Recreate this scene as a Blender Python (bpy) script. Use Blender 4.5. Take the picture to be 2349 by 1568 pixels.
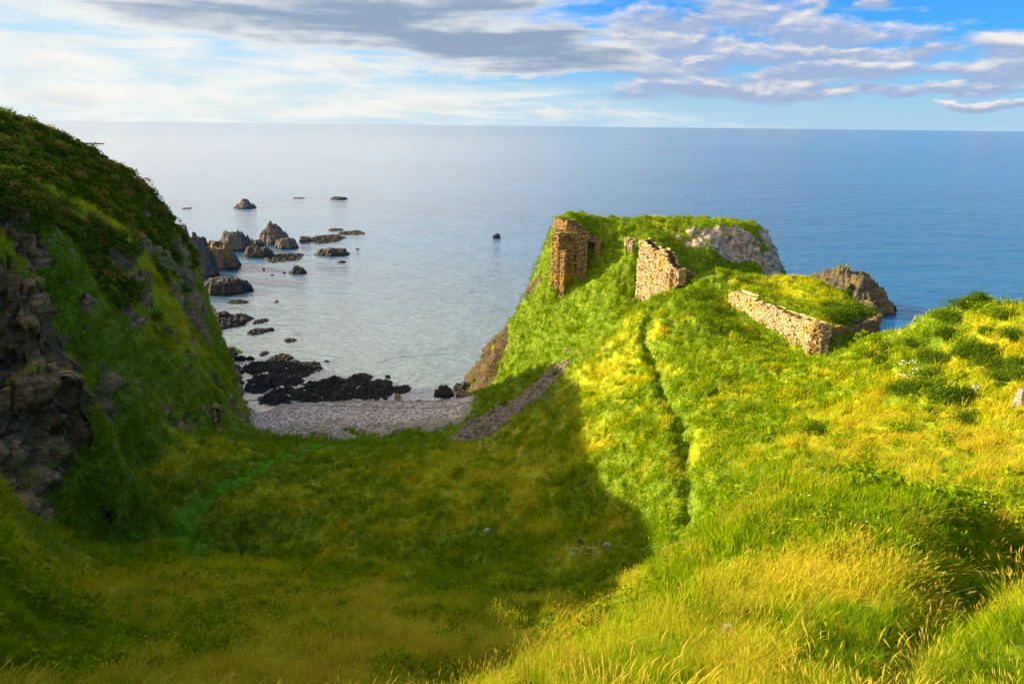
import bpy, bmesh, math, random, os
import numpy as np
from mathutils import Vector, Matrix, geometry

for o in list(bpy.data.objects):
    bpy.data.objects.remove(o)
random.seed(7)
rng = np.random.default_rng(11)
SC = bpy.context.scene
COL = SC.collection
R = math.radians
NOGRASS = bool(os.environ.get('NOGRASS'))

# ------------------------------------------------------------------ camera
H = 40.0                       # eye height above the sea (m)
FPX = 683.0                    # 24 mm lens on 36 mm, 1024 px wide
PITCH = math.atan((341.5 - 125.1) / FPX)
ROLL = R(0.63)
camd = bpy.data.cameras.new('camera')
camd.lens = 24.0
camd.sensor_width = 36.0
camd.clip_start = 0.1
camd.clip_end = 300000.0
cam = bpy.data.objects.new('camera', camd)
COL.objects.link(cam)
SC.camera = cam
cp, sp = math.cos(PITCH), math.sin(PITCH)
Rv = Vector((1, 0, 0)); Uv = Vector((0, sp, cp)); Fv = Vector((0, cp, -sp))
cr, sr = math.cos(ROLL), math.sin(ROLL)
ax = Rv * cr + Uv * sr
ay = -Rv * sr + Uv * cr
cam.matrix_world = Matrix(((ax.x, ay.x, -Fv.x, 0), (ax.y, ay.y, -Fv.y, 0), (ax.z, ay.z, -Fv.z, H), (0, 0, 0, 1)))

# ------------------------------------------------------------------ light
SUN_EL = R(21.0)
SUN_D = Vector((-1.0, 0.27, 0)).normalized()          # horizontal direction towards the sun
SUN_AZ = math.atan2(SUN_D.x, SUN_D.y)                # clockwise from +Y
sund = bpy.data.lights.new('sun', 'SUN')
sund.energy = 5.0
sund.angle = R(0.5)
sund.color = (1.0, 0.80, 0.50)
sun = bpy.data.objects.new('sun', sund)
COL.objects.link(sun)
sdir = Vector((SUN_D.x * math.cos(SUN_EL), SUN_D.y * math.cos(SUN_EL), math.sin(SUN_EL)))
sun.rotation_euler = sdir.to_track_quat('Z', 'Y').to_euler()
SC.view_settings.view_transform = 'Standard'
SC.view_settings.look = 'None'
SC.view_settings.gamma = 1.0
SC.view_settings.use_curve_mapping = False
EXPO = 1.75
SC.view_settings.exposure = EXPO


# ------------------------------------------------------------------ node expression helper
class E:
    def __init__(s, t, k): s.t, s.k = t, k
    def _m(s, op, *a, clamp=False):
        n = s.t.nodes.new('ShaderNodeMath'); n.operation = op; n.use_clamp = clamp
        for i, v in enumerate((s,) + a):
            if isinstance(v, E): s.t.links.new(v.k, n.inputs[i])
            else: n.inputs[i].default_value = v
        return E(s.t, n.outputs[0])
    def __add__(s, o): return s._m('ADD', o)
    __radd__ = __add__
    def __mul__(s, o): return s._m('MULTIPLY', o)
    __rmul__ = __mul__
    def __sub__(s, o): return s._m('SUBTRACT', o)
    def __rsub__(s, o): return (s * -1.0) + o
    def __truediv__(s, o): return s._m('DIVIDE', o)
    def max(s, o): return s._m('MAXIMUM', o)
    def min(s, o): return s._m('MINIMUM', o)
    def pow(s, o): return s._m('POWER', o)
    def abs(s): return s._m('ABSOLUTE')
    def clamp(s): return s._m('ADD', 0.0, clamp=True)
    def sstep(s, a, b, lo=0.0, hi=1.0):
        n = s.t.nodes.new('ShaderNodeMapRange'); n.interpolation_type = 'SMOOTHSTEP'
        s.t.links.new(s.k, n.inputs[0])
        for i, v in zip((1, 2, 3, 4), (a, b, lo, hi)): n.inputs[i].default_value = v
        return E(s.t, n.outputs[0])


def node(t, typ, inputs=None, **props):
    n = t.nodes.new(typ)
    for k, v in props.items(): setattr(n, k, v)
    for k, v in (inputs or {}).items():
        if isinstance(v, E): t.links.new(v.k, n.inputs[k])
        elif hasattr(v, 'is_output'): t.links.new(v, n.inputs[k])
        elif n.inputs[k].type == 'RGBA': n.inputs[k].default_value = tuple(v) + (1.0,) * (4 - len(v))
        else: n.inputs[k].default_value = v
    return n


def comb(t, x, y, z):
    return node(t, 'ShaderNodeCombineXYZ', {0: x, 1: y, 2: z}).outputs[0]


def noise(t, vec, scale=1.0, detail=4.0, rough=0.5, lac=2.0, dist=0.0):
    n = node(t, 'ShaderNodeTexNoise', {'Vector': vec, 'Scale': scale, 'Detail': detail, 'Roughness': rough, 'Lacunarity': lac, 'Distortion': dist})
    return E(t, n.outputs[0])


def c4(c): return tuple(c) + (1.0,) if len(c) == 3 else tuple(c)


def mixc(t, f, a, b, blend='MIX'):
    n = t.nodes.new('ShaderNodeMix'); n.data_type = 'RGBA'; n.blend_type = blend; n.clamp_factor = True
    for i, v in ((0, f), (6, a), (7, b)):
        if isinstance(v, E): t.links.new(v.k, n.inputs[i])
        elif hasattr(v, 'is_output'): t.links.new(v, n.inputs[i])
        elif i == 0: n.inputs[i].default_value = v
        else: n.inputs[i].default_value = c4(v)
    return n.outputs[2]


# ------------------------------------------------------------------ photo position -> world ray (q: 2349 px wide reading of the photograph)
def qray(qx, qy):
    a = (qx * 1024 / 2349 - 512) / FPX
    b = (341.5 - qy * 1024 / 2349) / FPX
    a2 = a * cr - b * sr
    b2 = a * sr + b * cr
    return np.array((a2, cp + b2 * sp, -sp + b2 * cp))


def T(qx, qy, Y):
    d = qray(qx, qy)
    k = Y / d[1]
    return (d[0] * k, Y, H + d[2] * k)


# ------------------------------------------------------------------ world: Nishita sky and clouds, laid out by compass direction
W = bpy.data.worlds.new('World'); SC.world = W
W.use_nodes = True
wt = W.node_tree; wt.nodes.clear()
sky = node(wt, 'ShaderNodeTexSky', sky_type='NISHITA', sun_disc=False, sun_elevation=SUN_EL, sun_rotation=SUN_AZ,
           altitude=0.0, air_density=1.0, dust_density=0.6, ozone_density=2.0)
SKY_S = 0.1
U = 1.0 / (SKY_S * 2 ** EXPO)          # display-linear value -> sky units
tc = node(wt, 'ShaderNodeTexCoord')
sep = node(wt, 'ShaderNodeSeparateXYZ', {0: tc.outputs['Generated']})
dx, dy, dz = (E(wt, sep.outputs[i]) for i in range(3))
az = dx._m('ARCTAN2', dy) * 57.2958
el = dz._m('ARCSINE') * 57.2958


def azel(qx, qy):
    d = qray(qx, qy); d = d / np.linalg.norm(d)
    return math.degrees(math.atan2(d[0], d[1])), math.degrees(math.asin(d[2]))


# billow coordinates: clouds get flatter towards the horizon
flat = (el.max(0.0) + 2.0)
nv = comb(wt, az * 0.16, el * 0.42, 0.0)
nv2 = comb(wt, az * 0.16 - 0.06, el * 0.42 + 0.16, 0.0)
nA = noise(wt, nv, 1.0, 8, 0.56, 2.1, 0.25)
nA2 = noise(wt, nv2, 1.0, 8, 0.56, 2.1, 0.25)
nStr = noise(wt, comb(wt, az * 0.06 + el * 0.02, el * 0.75, 3.0), 1.0, 7, 0.6, 2.0, 0.6)
nFine = noise(wt, comb(wt, az * 0.5, el * 1.4, 7.0), 1.0, 6, 0.6)


wa = noise(wt, comb(wt, az * 0.13, el * 0.35, 21.0), 1.0, 5, 0.55); wb = noise(wt, comb(wt, az * 0.13, el * 0.40, 33.0), 1.0, 5, 0.55)
azw = az + (wa - 0.5) * 16.0
elw = el + (wb - 0.5) * 2.6


def blob(q0, q1, slope=0.0, sharp=1.0):
    """soft ellipse over a rectangle of sky; 1 in the middle, 0 on the rim, negative outside"""
    a0, e0 = azel((q0[0] + q1[0]) / 2, (q0[1] + q1[1]) / 2)
    aL, _ = azel(q0[0], (q0[1] + q1[1]) / 2); aR, _ = azel(q1[0], (q0[1] + q1[1]) / 2)
    _, eT = azel((q0[0] + q1[0]) / 2, q0[1]); _, eB = azel((q0[0] + q1[0]) / 2, q1[1])
    w, h = (aR - aL) / 2, (eT - eB) / 2
    da = (azw - a0) * (1 / w)
    de = (elw - e0 - (azw - a0) * slope) * (1 / h)
    return 1.0 - (da * da + de * de).pow(0.5), de


def union(lst):
    m, v = lst[0]
    for b, d in lst[1:]:
        w = (b - m).sstep(-0.35, 0.35)
        v = v + (d - v) * w
        m = m.max(b)
    return m, v


# 1. dark grey-blue sheet, top centre-left
sh = [blob((1000, 20), (1500, 150), -0.02), blob((150, -60), (1500, 150), -0.035), blob((560, 40), (1560, 150), -0.05), blob((760, -120), (1360, 60)), blob((900, 60), (1620, 190), -0.03)]
shM, shV = union(sh)
shD = shM * 1.1 + (nStr - 0.5) * 1.0 + (nA - 0.5) * 1.1
shA = shD.sstep(0.0, 0.55)
shTone = (shD * 0.8 + (nA - nA2) * -1.2 + (nStr - 0.5) * 1.2).sstep(0.0, 0.85)
# 2. cumulus on the right
cu = [blob((1420, -60), (1920, 110)), blob((1560, 30), (2220, 130), -0.02), blob((1330, 60), (1760, 180)), blob((1230, 105), (1620, 200)),
      blob((1480, 120), (2260, 205)), blob((1980, 95), (2700, 200), 0.02), blob((2080, 45), (2700, 170), 0.03), blob((2000, -20), (2100, 25)),
      blob((1480, 95), (2349, 150)), blob((1700, 185), (2500, 225), 0.01), blob((1400, 190), (1800, 215)), blob((2100, 225), (2500, 245)), blob((1250, 170), (2100, 235))]
cuM, cuV = union(cu)
cuD = cuM * 1.05 + (nA - 0.5) * 2.2 + (nFine - 0.5) * 0.4 + 0.02
cuA = cuD.sstep(0.0, 0.55)
cuLit = ((nA - nA2) * 2.4 + (nFine - 0.5) * 0.7 + 0.33 + cuV * 0.46 - cuD * 0.12)
cuTone = cuLit.sstep(0.12, 0.80)
# small bright puffs low over the horizon
lo = [blob((-60, 195), (280, 268)), blob((380, 225), (720, 270)), blob((820, 215), (1180, 268)), blob((720, 125), (850, 180)), blob((870, 130), (1330, 190)), blob((1180, 230), (1500, 275))]
loM, loV = union(lo)
loD = loM * 0.8 + (nA - 0.5) * 1.6 + (nFine - 0.5) * 1.2 - 0.12
loA = loD.sstep(0.0, 0.5) * 0.75
# 3. pale veil on the left and along the horizon
veil = (nStr - 0.50) * 3.4 + (nA - 0.5) * 0.8 + 0.42 + (az * -1.0 - 4.0).min(22.0) * (1 / 40.0)
veilA = veil.sstep(-0.1, 1.0) * el.sstep(-1.0, 0.4, 0.3, 0.94)
hz = el.sstep(0.0, 7.0, 0.92, 0.0)
# colours (display-linear * U)
base = mixc(wt, 1.0, sky.outputs[0], (0.085, 0.32, 0.64), 'MULTIPLY')
# low sky: pale cyan haze, creamy towards the sun
side = az.sstep(-45, 35)
hazec = mixc(wt, side, tuple(v * U for v in (0.72, 0.87, 0.92)), tuple(v * U for v in (0.44, 0.67, 0.88)))
base = mixc(wt, az.sstep(5, -35) * 0.75, base, tuple(v * U for v in (0.44, 0.72, 0.85)))
c = mixc(wt, hz, base, hazec)
veilc = mixc(wt, nA.sstep(0.35, 0.65), tuple(v * U for v in (0.80, 0.87, 0.88)), tuple(v * U for v in (0.97, 0.95, 0.90)))
c = mixc(wt, veilA, c, veilc)
c = mixc(wt, loA, c, mixc(wt, (loV * 0.5 + 0.5 + (nFine - 0.5)).clamp(), tuple(v * U for v in (0.62, 0.72, 0.80)), tuple(v * U for v in (0.97, 0.94, 0.86))))
cuc = mixc(wt, cuTone, tuple(v * U for v in (0.36, 0.47, 0.69)), tuple(v * U for v in (0.95, 0.89, 0.84)))
c = mixc(wt, cuA * 0.93, c, cuc)
shc = mixc(wt, shTone, tuple(v * U for v in (0.82, 0.84, 0.84)), tuple(v * U for v in (0.27, 0.38, 0.54)))
c = mixc(wt, shA * 0.95, c, shc)
# overhead, out of view: extra-bright cloud added sunward to silver sea and lift shade; blue opposite
hi = el.sstep(8.5, 13.0)
hiA = dx.sstep(.42, -.30) * 1.05 + (nStr - 0.5) * 0.5
zen = el.sstep(22.0, 60.0)
hiw = mixc(wt, zen, tuple(v * U for v in (2.9, 2.5, 2.15)), tuple(v * U for v in (1.02, 0.98, 0.88)))
blue = mixc(wt, el.sstep(10.0, 40.0), tuple(v * U for v in (0.22, 0.53, 0.93)), mixc(wt, 1.0, sky.outputs[0], (0.20, 0.50, 1.0), 'MULTIPLY'))
hic = mixc(wt, hiA.clamp(), blue, hiw)
c = mixc(wt, hi, c, hic)
bg = node(wt, 'ShaderNodeBackground', {'Color': c, 'Strength': SKY_S})
wo = node(wt, 'ShaderNodeOutputWorld', {'Surface': bg.outputs[0]})

# ------------------------------------------------------------------ numpy gradient noise
_perm = np.random.default_rng(5).permutation(256).astype(np.int32)
_perm = np.concatenate([_perm, _perm, _perm])
_g = np.random.default_rng(6).normal(size=(256, 3)); _g /= np.linalg.norm(_g, axis=1)[:, None]


def pn(x, y, z):
    x, y, z = np.broadcast_arrays(np.asarray(x, float), np.asarray(y, float), np.asarray(z, float))
    xi, yi, zi = np.floor(x).astype(np.int64), np.floor(y).astype(np.int64), np.floor(z).astype(np.int64)
    fx, fy, fz = x - xi, y - yi, z - zi
    u, v, w = (f * f * f * (f * (f * 6 - 15) + 10) for f in (fx, fy, fz))
    out = 0
    for i in (0, 1):
        for j in (0, 1):
            for k in (0, 1):
                h = _perm[_perm[_perm[(xi + i) & 255] + ((yi + j) & 255)] + ((zi + k) & 255)]
                g = _g[h]
                d = g[..., 0] * (fx - i) + g[..., 1] * (fy - j) + g[..., 2] * (fz - k)
                out = out + d * (u if i else 1 - u) * (v if j else 1 - v) * (w if k else 1 - w)
    return out * 1.5


def fbm(x, y, z, o=4, g=0.5):
    s, a, f = 0, 1.0, 1.0
    for i in range(o):
        s = s + a * pn(x * f + 17 * i, y * f - 9 * i, z * f + 5 * i); a *= g; f *= 2.03
    return s


def ridged(x, y, z, o=4, g=0.5):
    s, a, f, n = 0, 1.0, 1.0, 0
    for i in range(o):
        s = s + a * (1 - np.abs(pn(x * f + 31 * i, y * f + 7 * i, z * f - 3 * i)) * 1.6); n += a; a *= g; f *= 2.1
    return s / n


def ss(x, a, b):
    t = np.clip((x - a) / (b - a), 0, 1)
    return t * t * (3 - 2 * t)


# ------------------------------------------------------------------ mesh helpers
def mesh_np(name, V, F, mat, attrs=None, smooth=True, parent=None):
    me = bpy.data.meshes.new(name)
    V = np.ascontiguousarray(V, dtype=np.float32); F = np.ascontiguousarray(F, dtype=np.int32)
    k = F.shape[1]
    me.vertices.add(len(V)); me.vertices.foreach_set('co', V.ravel())
    me.loops.add(F.size); me.loops.foreach_set('vertex_index', F.ravel())
    me.polygons.add(len(F))
    me.polygons.foreach_set('loop_start', np.arange(0, F.size, k, dtype=np.int32))
    try: me.polygons.foreach_set('loop_total', np.full(len(F), k, dtype=np.int32))
    except Exception: pass
    me.polygons.foreach_set('use_smooth', np.full(len(F), smooth, dtype=bool))
    for an, av in (attrs or {}).items():
        at = me.attributes.new(an, 'FLOAT', 'POINT')
        at.data.foreach_set('value', np.ascontiguousarray(av, dtype=np.float32))
    me.update(calc_edges=True)
    if mat: me.materials.append(mat)
    ob = bpy.data.objects.new(name, me)
    COL.objects.link(ob)
    if parent: ob.parent = parent
    return ob


def tag(o, label, cat, group=None, kind=None):
    o['label'] = label; o['category'] = cat
    if group: o['group'] = group
    if kind: o['kind'] = kind
    return o


def struct(o):
    o['kind'] = 'structure'; return o


def empty(name, loc, label, cat, group=None):
    o = bpy.data.objects.new(name, None); COL.objects.link(o); o.location = loc
    o.empty_display_size = 0.5
    return tag(o, label, cat, group)


def new_mat(name):
    m = bpy.data.materials.new(name); m.use_nodes = True
    m.node_tree.nodes.clear()
    return m, m.node_tree


def out(t, sh): node(t, 'ShaderNodeOutputMaterial', {'Surface': sh})


def attr(t, name, typ='GEOMETRY'):
    return E(t, node(t, 'ShaderNodeAttribute', attribute_name=name, attribute_type=typ).outputs['Fac'])


# ------------------------------------------------------------------ terrain: surveyed heights -> triangulated -> smoothed -> fine polar grid
PT = [
 # cliff-top where the photographer stands; unseen left heights raised to cast shadow
 (0, 0, 38.2), (0, -12, 39.5), (-30, -25, 41), (30, -25, 41), (-60, -25, 42), (60, -25, 40), (12, -6, 38.5), (-12, -4, 38.6), (0, 3.2, 35.9), (4, 3.5, 35.8), (-5, 5, 33.6),
 (-23.5, 16.0, 40), (-21, 3, 40.5), (-45, 20, 46), (-26, 21.5, 40.3), (-26.5, 25.5, 39.5), (-33, 31, 39), (-40, 0, 42), (20, 4, 36), (14, 10, 33.5), (-12, 6, 34),
 # spur at lower right
 T(2349, 1568, 6.7), T(1800, 1568, 7.0), T(1500, 1568, 7.5), T(1100, 1568, 8.6), T(1020, 1568, 9.0), T(1200, 1478, 10.5), T(1400, 1378, 12.5), T(1520, 1245, 16), T(1590, 1168, 18),
 T(1700, 1088, 20), T(1790, 1042, 21.5), T(1900, 1052, 21), T(2000, 1080, 20), T(1600, 1400, 10.5), T(1800, 1300, 12.5), T(1900, 1200, 15), T(1800, 1130, 18), T(1700, 1200, 16.3),
 T(2000, 1150, 16.5), T(1500, 1450, 9.5), T(1900, 1450, 9), T(2000, 1300, 11.5), T(1350, 1500, 9.4), T(1650, 1300, 13), T(2140, 1130, 17.5), T(2100, 1250, 13.2),
 T(2250, 1420, 8.6), T(2349, 1310, 10.5), T(2150, 1400, 9.6), T(2250, 1290, 12), T(2349, 1230, 16), T(2300, 1330, 10.6),
 # drop behind the spur's skyline
 (-4.0, 12.5, 27.0), (9.0, 27.5, 20.6), (-4.6, 11.2, 28.3), (1.2, 21.5, 20.0), (4, 26, 18.5),
 *[tuple(np.array(T(a, b, y + e)) - np.array((0, 0, dz))) for a, b, y in ((1020, 1568, 9.0), (1110, 1523, 9.7), (1200, 1478, 10.5), (1300, 1428, 11.5), (1400, 1378, 12.5), (1460, 1312, 14.2), (1520, 1245, 16), (1590, 1168, 18), (1700, 1088, 20)) for e, dz in ((1.5, 1.5), (4.5, 3.2))],
 (11.5, 26.5, 23.8), (16, 25.5, 25.0), (20, 23, 26.5),
 # field and neck
 T(2200, 850, 40), T(2349, 850, 36), T(2100, 950, 36), T(2349, 1000, 30), T(2349, 1130, 23), T(2200, 1100, 25.5), T(2000, 1000, 33), T(1850, 1000, 35), T(1800, 1022, 32), T(1900, 900, 45), T(1700, 900, 50), T(1600, 900, 52),
 T(1500, 850, 60), T(1420, 950, 55), T(1300, 950, 62), T(1590, 1150, 36), T(1560, 1000, 44), T(1480, 740, 70), T(1560, 660, 77), T(1640, 608, 84), T(2100, 850, 43), T(2000, 870, 45), T(1800, 850, 53),
 T(1700, 800, 60), T(1600, 780, 64), T(1600, 720, 70), T(1672, 718, 74.6), T(1780, 782, 67.5), T(1720, 748, 71), T(1830, 812, 64.5), T(1888, 832, 61.3), T(1650, 650, 79), T(1700, 1000, 41), T(1500, 1100, 40), T(1650, 1080, 36), T(1480, 1000, 48),
 # right hill crest and what lies behind it
 T(2349, 655, 44), T(2290, 648, 46), T(2200, 668, 47.5), T(2130, 698, 50), T(2080, 726, 52), T(2010, 776, 55), T(1940, 820, 57.5), T(1895, 834, 60), T(2250, 760, 43.5), T(2150, 800, 45), T(2050, 810, 49),
 (42, 58, 14), (45, 44, 14), (44, 52, 10), (56, 50, -3), (62, 42, -3), (50, 62, -3), (38, 64, 15.5), (47, 67, 2), (38, 58, 20.5), (40, 50, 23), (36, 30, 31), (42, 15, 35), (50, 0, 39), (70, 10, 36), (70, 30, 20), (80, 40, -3),
 # platform behind the long wall
 T(1720, 652, 79), T(1800, 684, 74.5), T(1870, 712, 67), T(1885, 716, 65.8), T(1910, 716, 66.5), T(1750, 662, 81), T(1850, 652, 80), T(1950, 690, 74), T(2005, 700, 74), T(1700, 655, 77.5), T(1760, 676, 74), T(1830, 700, 69.5), T(1950, 716, 69.5),
 T(1700, 620, 86), T(1770, 622, 87), T(1850, 622, 88), T(1950, 660, 84), T(1995, 700, 79), (40.6, 71.5, 16.5), (46.5, 72, 0), (47.5, 80, -1), (47, 87, -2), (45, 94, -2), (36, 96, 4), (50, 104, -3), (36, 66.5, 17.6), (32.5, 62.5, 18.6),
 # promontory: left flank down to the beach
 T(1300, 850, 75), T(1250, 900, 74), T(1350, 1000, 55), T(1400, 1100, 44), T(1500, 1200, 38), T(1300, 800, 84), T(1180, 930, 82), T(1070, 962, 82), T(1100, 882, 99), T(1090, 870, 103), T(1093, 800, 104), T(1140, 745, 104.5), T(1190, 700, 104.5),
 T(1230, 640, 104), T(1255, 590, 103), T(1300, 700, 95), T(1400, 720, 86), T(1350, 650, 95), T(1420, 620, 93), T(1430, 560, 98), T(1390, 630, 95), T(1465, 708, 86.0), T(1560, 655, 82.0), T(1200, 800, 97), T(1200, 860, 91), T(1150, 880, 93), T(1270, 880, 76),
 T(1400, 850, 68), T(1400, 800, 73), T(1450, 712, 83.5), T(1360, 760, 84), T(1265, 672, 98.5), T(1340, 655, 97.5), T(1300, 690, 96.5),
 (-9.2, 105, -1.5), (-6.4, 109, -1.5), (-3.2, 112, -1.5), (0.8, 114, -1.5), (3.4, 118, -2), (-8.5, 100, -0.6), (-6.5, 96, 0.4),
 # headland top
 T(1288, 484, 103.5), T(1276, 483, 106), T(1274, 484, 109), T(1312, 490, 102.8), T(1335, 500, 102.5), T(1330, 480, 107), T(1400, 484, 109), T(1500, 486, 112), T(1620, 485, 114), T(1720, 491, 115), T(1770, 520, 116), T(1795, 570, 116), T(1803, 625, 114.5),
 T(1600, 528, 104.5), T(1680, 511, 106.5), T(1740, 530, 108.5), T(1590, 585, 101.5), T(1700, 602, 104), T(1760, 600, 106), T(1750, 640, 103), T(1500, 520, 104), T(1450, 520, 104), T(1560, 560, 99), T(1500, 548, 97), T(1350, 525, 103), T(1640, 560, 100),
 (10, 113, 24), (14, 119, 10), (22, 122, 10), (36, 124, 8), (12, 125, -3), (26, 128, -3), (40, 130, -3), (52, 122, -3), (52, 112, -2), (49.5, 106, -1), (27, 95, 18.0), (32, 94, 17.0), (22.5, 93, 20.5),
 # valley floor
 T(1300, 1250, 40), T(1100, 1200, 45), T(900, 1100, 55), T(900, 1030, 65), T(700, 1050, 62), T(600, 1006, 76), T(800, 1010, 75.5), T(1000, 1000, 76), T(600, 1100, 55), T(400, 1200, 50), T(450, 1250, 46), T(200, 1250, 45), T(100, 1150, 50), T(250, 1100, 57),
 T(1150, 1000, 70), T(1200, 1100, 54), T(800, 1290, 42), T(500, 1290, 43), T(1100, 1310, 38), T(1350, 1320, 33), T(1450, 1290, 34), T(1000, 1300, 40), T(1300, 1200, 44), T(1430, 1200, 41),
 # near golden shelf
 T(300, 1293, 36), T(600, 1293, 36), T(800, 1318, 33.5), T(1000, 1358, 30), T(1150, 1395, 26), T(1250, 1420, 20), T(0, 1568, 13), T(500, 1568, 14.5), T(900, 1568, 13.4), T(500, 1450, 20), T(200, 1400, 24), T(800, 1400, 23), T(1050, 1460, 17.8),
 T(0, 1400, 23), T(0, 1270, 29), T(150, 1292, 34),
 # low spur at far left
 T(0, 1152, 33), T(60, 1190, 33.5), T(100, 1240, 33.5), T(50, 1350, 28), (-31, 38, 14), (-25, 38, 13.0), (-37, 33, 22),
 # near left crag, with an unseen height behind it raised to cast shadow
 T(0, 482, 46), T(90, 540, 47.5), T(105, 620, 48), T(90, 720, 47.5), T(130, 870, 48.5), T(150, 950, 49), T(112, 1080, 50), T(60, 1165, 50), T(0, 700, 44.5), T(0, 900, 44.5), T(0, 1100, 45), T(60, 600, 46), T(60, 900, 46), T(40, 1030, 47),
 T(60, 500, 55), T(0, 450, 55), T(130, 560, 57), T(150, 700, 59), T(165, 850, 59), T(180, 1000, 59), (-50, 46, 41), (-44, 38, 36.5), (-40, 46.5, 34.5),
 # left hillside
 T(560, 985, 80.5), T(400, 1000, 66), T(300, 900, 65.5), T(200, 1000, 58.5), T(500, 900, 78), T(480, 800, 85), T(300, 800, 71), T(200, 800, 63), T(400, 700, 81), T(250, 680, 72.5), T(300, 550, 80), T(100, 430, 72), T(0, 380, 65), T(180, 560, 67),
 T(420, 850, 76), T(350, 950, 66), T(400, 620, 90), T(320, 640, 79), T(430, 760, 84), T(200, 490, 76),
 T(300, 505, 88), T(200, 440, 86), T(100, 370, 82), T(0, 320, 78), T(380, 560, 95), T(200, 380, 94), T(300, 460, 97),
 T(0, 252, 92), T(80, 285, 96), T(165, 315, 100), T(238, 353, 102), T(308, 392, 104), T(358, 432, 105), T(412, 486, 106), T(442, 560, 105), T(445, 620, 102), T(470, 690, 98), T(485, 770, 93.5), T(500, 850, 89.5), T(545, 920, 85.5), T(562, 970, 82),
 (-46.5, 107, -1), (-44.5, 103, -1.5), (-42.6, 99, -1.5), (-40.0, 95.5, -1.5), (-37.4, 91.0, -1.0), (-34.0, 87.5, 1.0), (-36, 104, -2), (-33, 98, -2), (-38.5, 108, -2.5), (-50, 113, -1), (-56, 118, 2), (-60, 112, 22), (-62, 124, -3), (-75, 97, 42.3), (-80, 115, 24), (-80, 132, -3),
 (-55, 62, 39.5), (-60, 40, 42), (-62, 72, 40.5), (-80, 80, 43), (-100, 50, 44), (-80, 0, 44), (-110, 100, 42), (-120, 132, 0), (-120, 150, -3), (-130, 60, 44), (-130, -25, 44),
 # beach and sea bed
 T(560, 985, 81.5), (-30, 84, 2.6), (-24, 82.5, 2.7), (-16, 82, 2.7), (-9, 82, 3.0), (-33, 92, 1.0), (-27, 95, 0.25), (-20, 95.5, 0.2), (-13, 95.5, 0.2), (-9, 94.5, 0.5), (-20, 100, -0.7), (-30, 101, -0.9), (-12, 101, -0.9), (-20, 115, -3), (-30, 125, -3), (-10, 125, -3), (0, 135, -3), (30, 145, -3), (70, 140, -3), (-60, 150, -3), (0, 190, -4), (140, 190, -4), (-140, 190, -4), (140, 60, -4), (140, -30, -4), (-140, -30, 44), (-140, 140, -3), (-140, 100, 43), (100, -30, 38),
]
GX0, GX1, GY0, GY1, GS = -140.0, 140.0, -30.0, 190.0, 0.4
gx = np.arange(GX0, GX1 + 1e-6, GS); gy = np.arange(GY0, GY1 + 1e-6, GS)


def build_field():
    P = np.array([(p[0], p[1], p[2]) for p in PT], float)
    P = P[(P[:, 0] >= GX0) & (P[:, 0] <= GX1) & (P[:, 1] >= GY0) & (P[:, 1] <= GY1)]
    corner = np.array([(GX0, GY0, 44), (GX1, GY0, 30), (GX0, GY1, -4), (GX1, GY1, -4)], float)
    P = np.vstack([P, corner])
    vs, es, fs, ov, oe, of = geometry.delaunay_2d_cdt([Vector((p[0], p[1])) for p in P], [], [], 0, 1e-4)
    zz = np.array([P[o[0], 2] if len(o) else 0.0 for o in ov])
    Zg = np.full((len(gy), len(gx)), -4.0)
    for f in fs:
        (x0, y0), (x1, y1), (x2, y2) = (vs[i] for i in f)
        z0, z1, z2 = (zz[i] for i in f)
        i0 = max(0, int((min(x0, x1, x2) - GX0) / GS)); i1 = min(len(gx) - 1, int((max(x0, x1, x2) - GX0) / GS) + 1)
        j0 = max(0, int((min(y0, y1, y2) - GY0) / GS)); j1 = min(len(gy) - 1, int((max(y0, y1, y2) - GY0) / GS) + 1)
        X, Y = np.meshgrid(gx[i0:i1 + 1], gy[j0:j1 + 1])
        D = (y1 - y2) * (x0 - x2) + (x2 - x1) * (y0 - y2)
        if abs(D) < 1e-9: continue
        a = ((y1 - y2) * (X - x2) + (x2 - x1) * (Y - y2)) / D
        b = ((y2 - y0) * (X - x2) + (x0 - x2) * (Y - y2)) / D
        m = (a >= -1e-6) & (b >= -1e-6) & (a + b <= 1 + 1e-6)
        z = a * z0 + b * z1 + (1 - a - b) * z2
        Zg[j0:j1 + 1, i0:i1 + 1][m] = z[m]

    def blur(Z, s):
        r = int(s / GS * 3) + 1
        k = np.exp(-0.5 * (np.arange(-r, r + 1) * GS / s) ** 2); k /= k.sum()
        Zp = np.pad(Z, r, mode='edge')
        Zp = sum(k[i] * Zp[:, i:i + Z.shape[1]] for i in range(2 * r + 1))
        return sum(k[i] * Zp[i:i + Z.shape[0], :] for i in range(2 * r + 1))
    Z1, Z2 = blur(Zg, 0.6), blur(Zg, 1.3)
    X, Y = np.meshgrid(gx, gy)
    w = ss(np.hypot(X, Y), 12, 40)
    for q in (T(1672, 690, 76.2), T(1740, 720, 71.7), T(1810, 745, 67.3), T(1884, 770, 62.8), T(1950, 750, 67.5), T(2018, 740, 72.5), T(1285, 520, 101.5), T(1320, 520, 101), T(1500, 620, 87)):
        w = w * (1 - .95 * np.exp(-(((X - q[0]) ** 2 + (Y - q[1]) ** 2) / 16)))
    return Z1 * (1 - w) + Z2 * w


ZF = build_field()


def hz0(x, y, Z=None):
    Z = ZF if Z is None else Z
    u = np.clip((np.asarray(x, float) - GX0) / GS, 0, len(gx) - 1.001); v = np.clip((np.asarray(y, float) - GY0) / GS, 0, len(gy) - 1.001)
    i = u.astype(int); j = v.astype(int); a = u - i; b = v - j
    return (Z[j, i] * (1 - a) + Z[j, i + 1] * a) * (1 - b) + (Z[j + 1, i] * (1 - a) + Z[j + 1, i + 1] * a) * b


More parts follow.
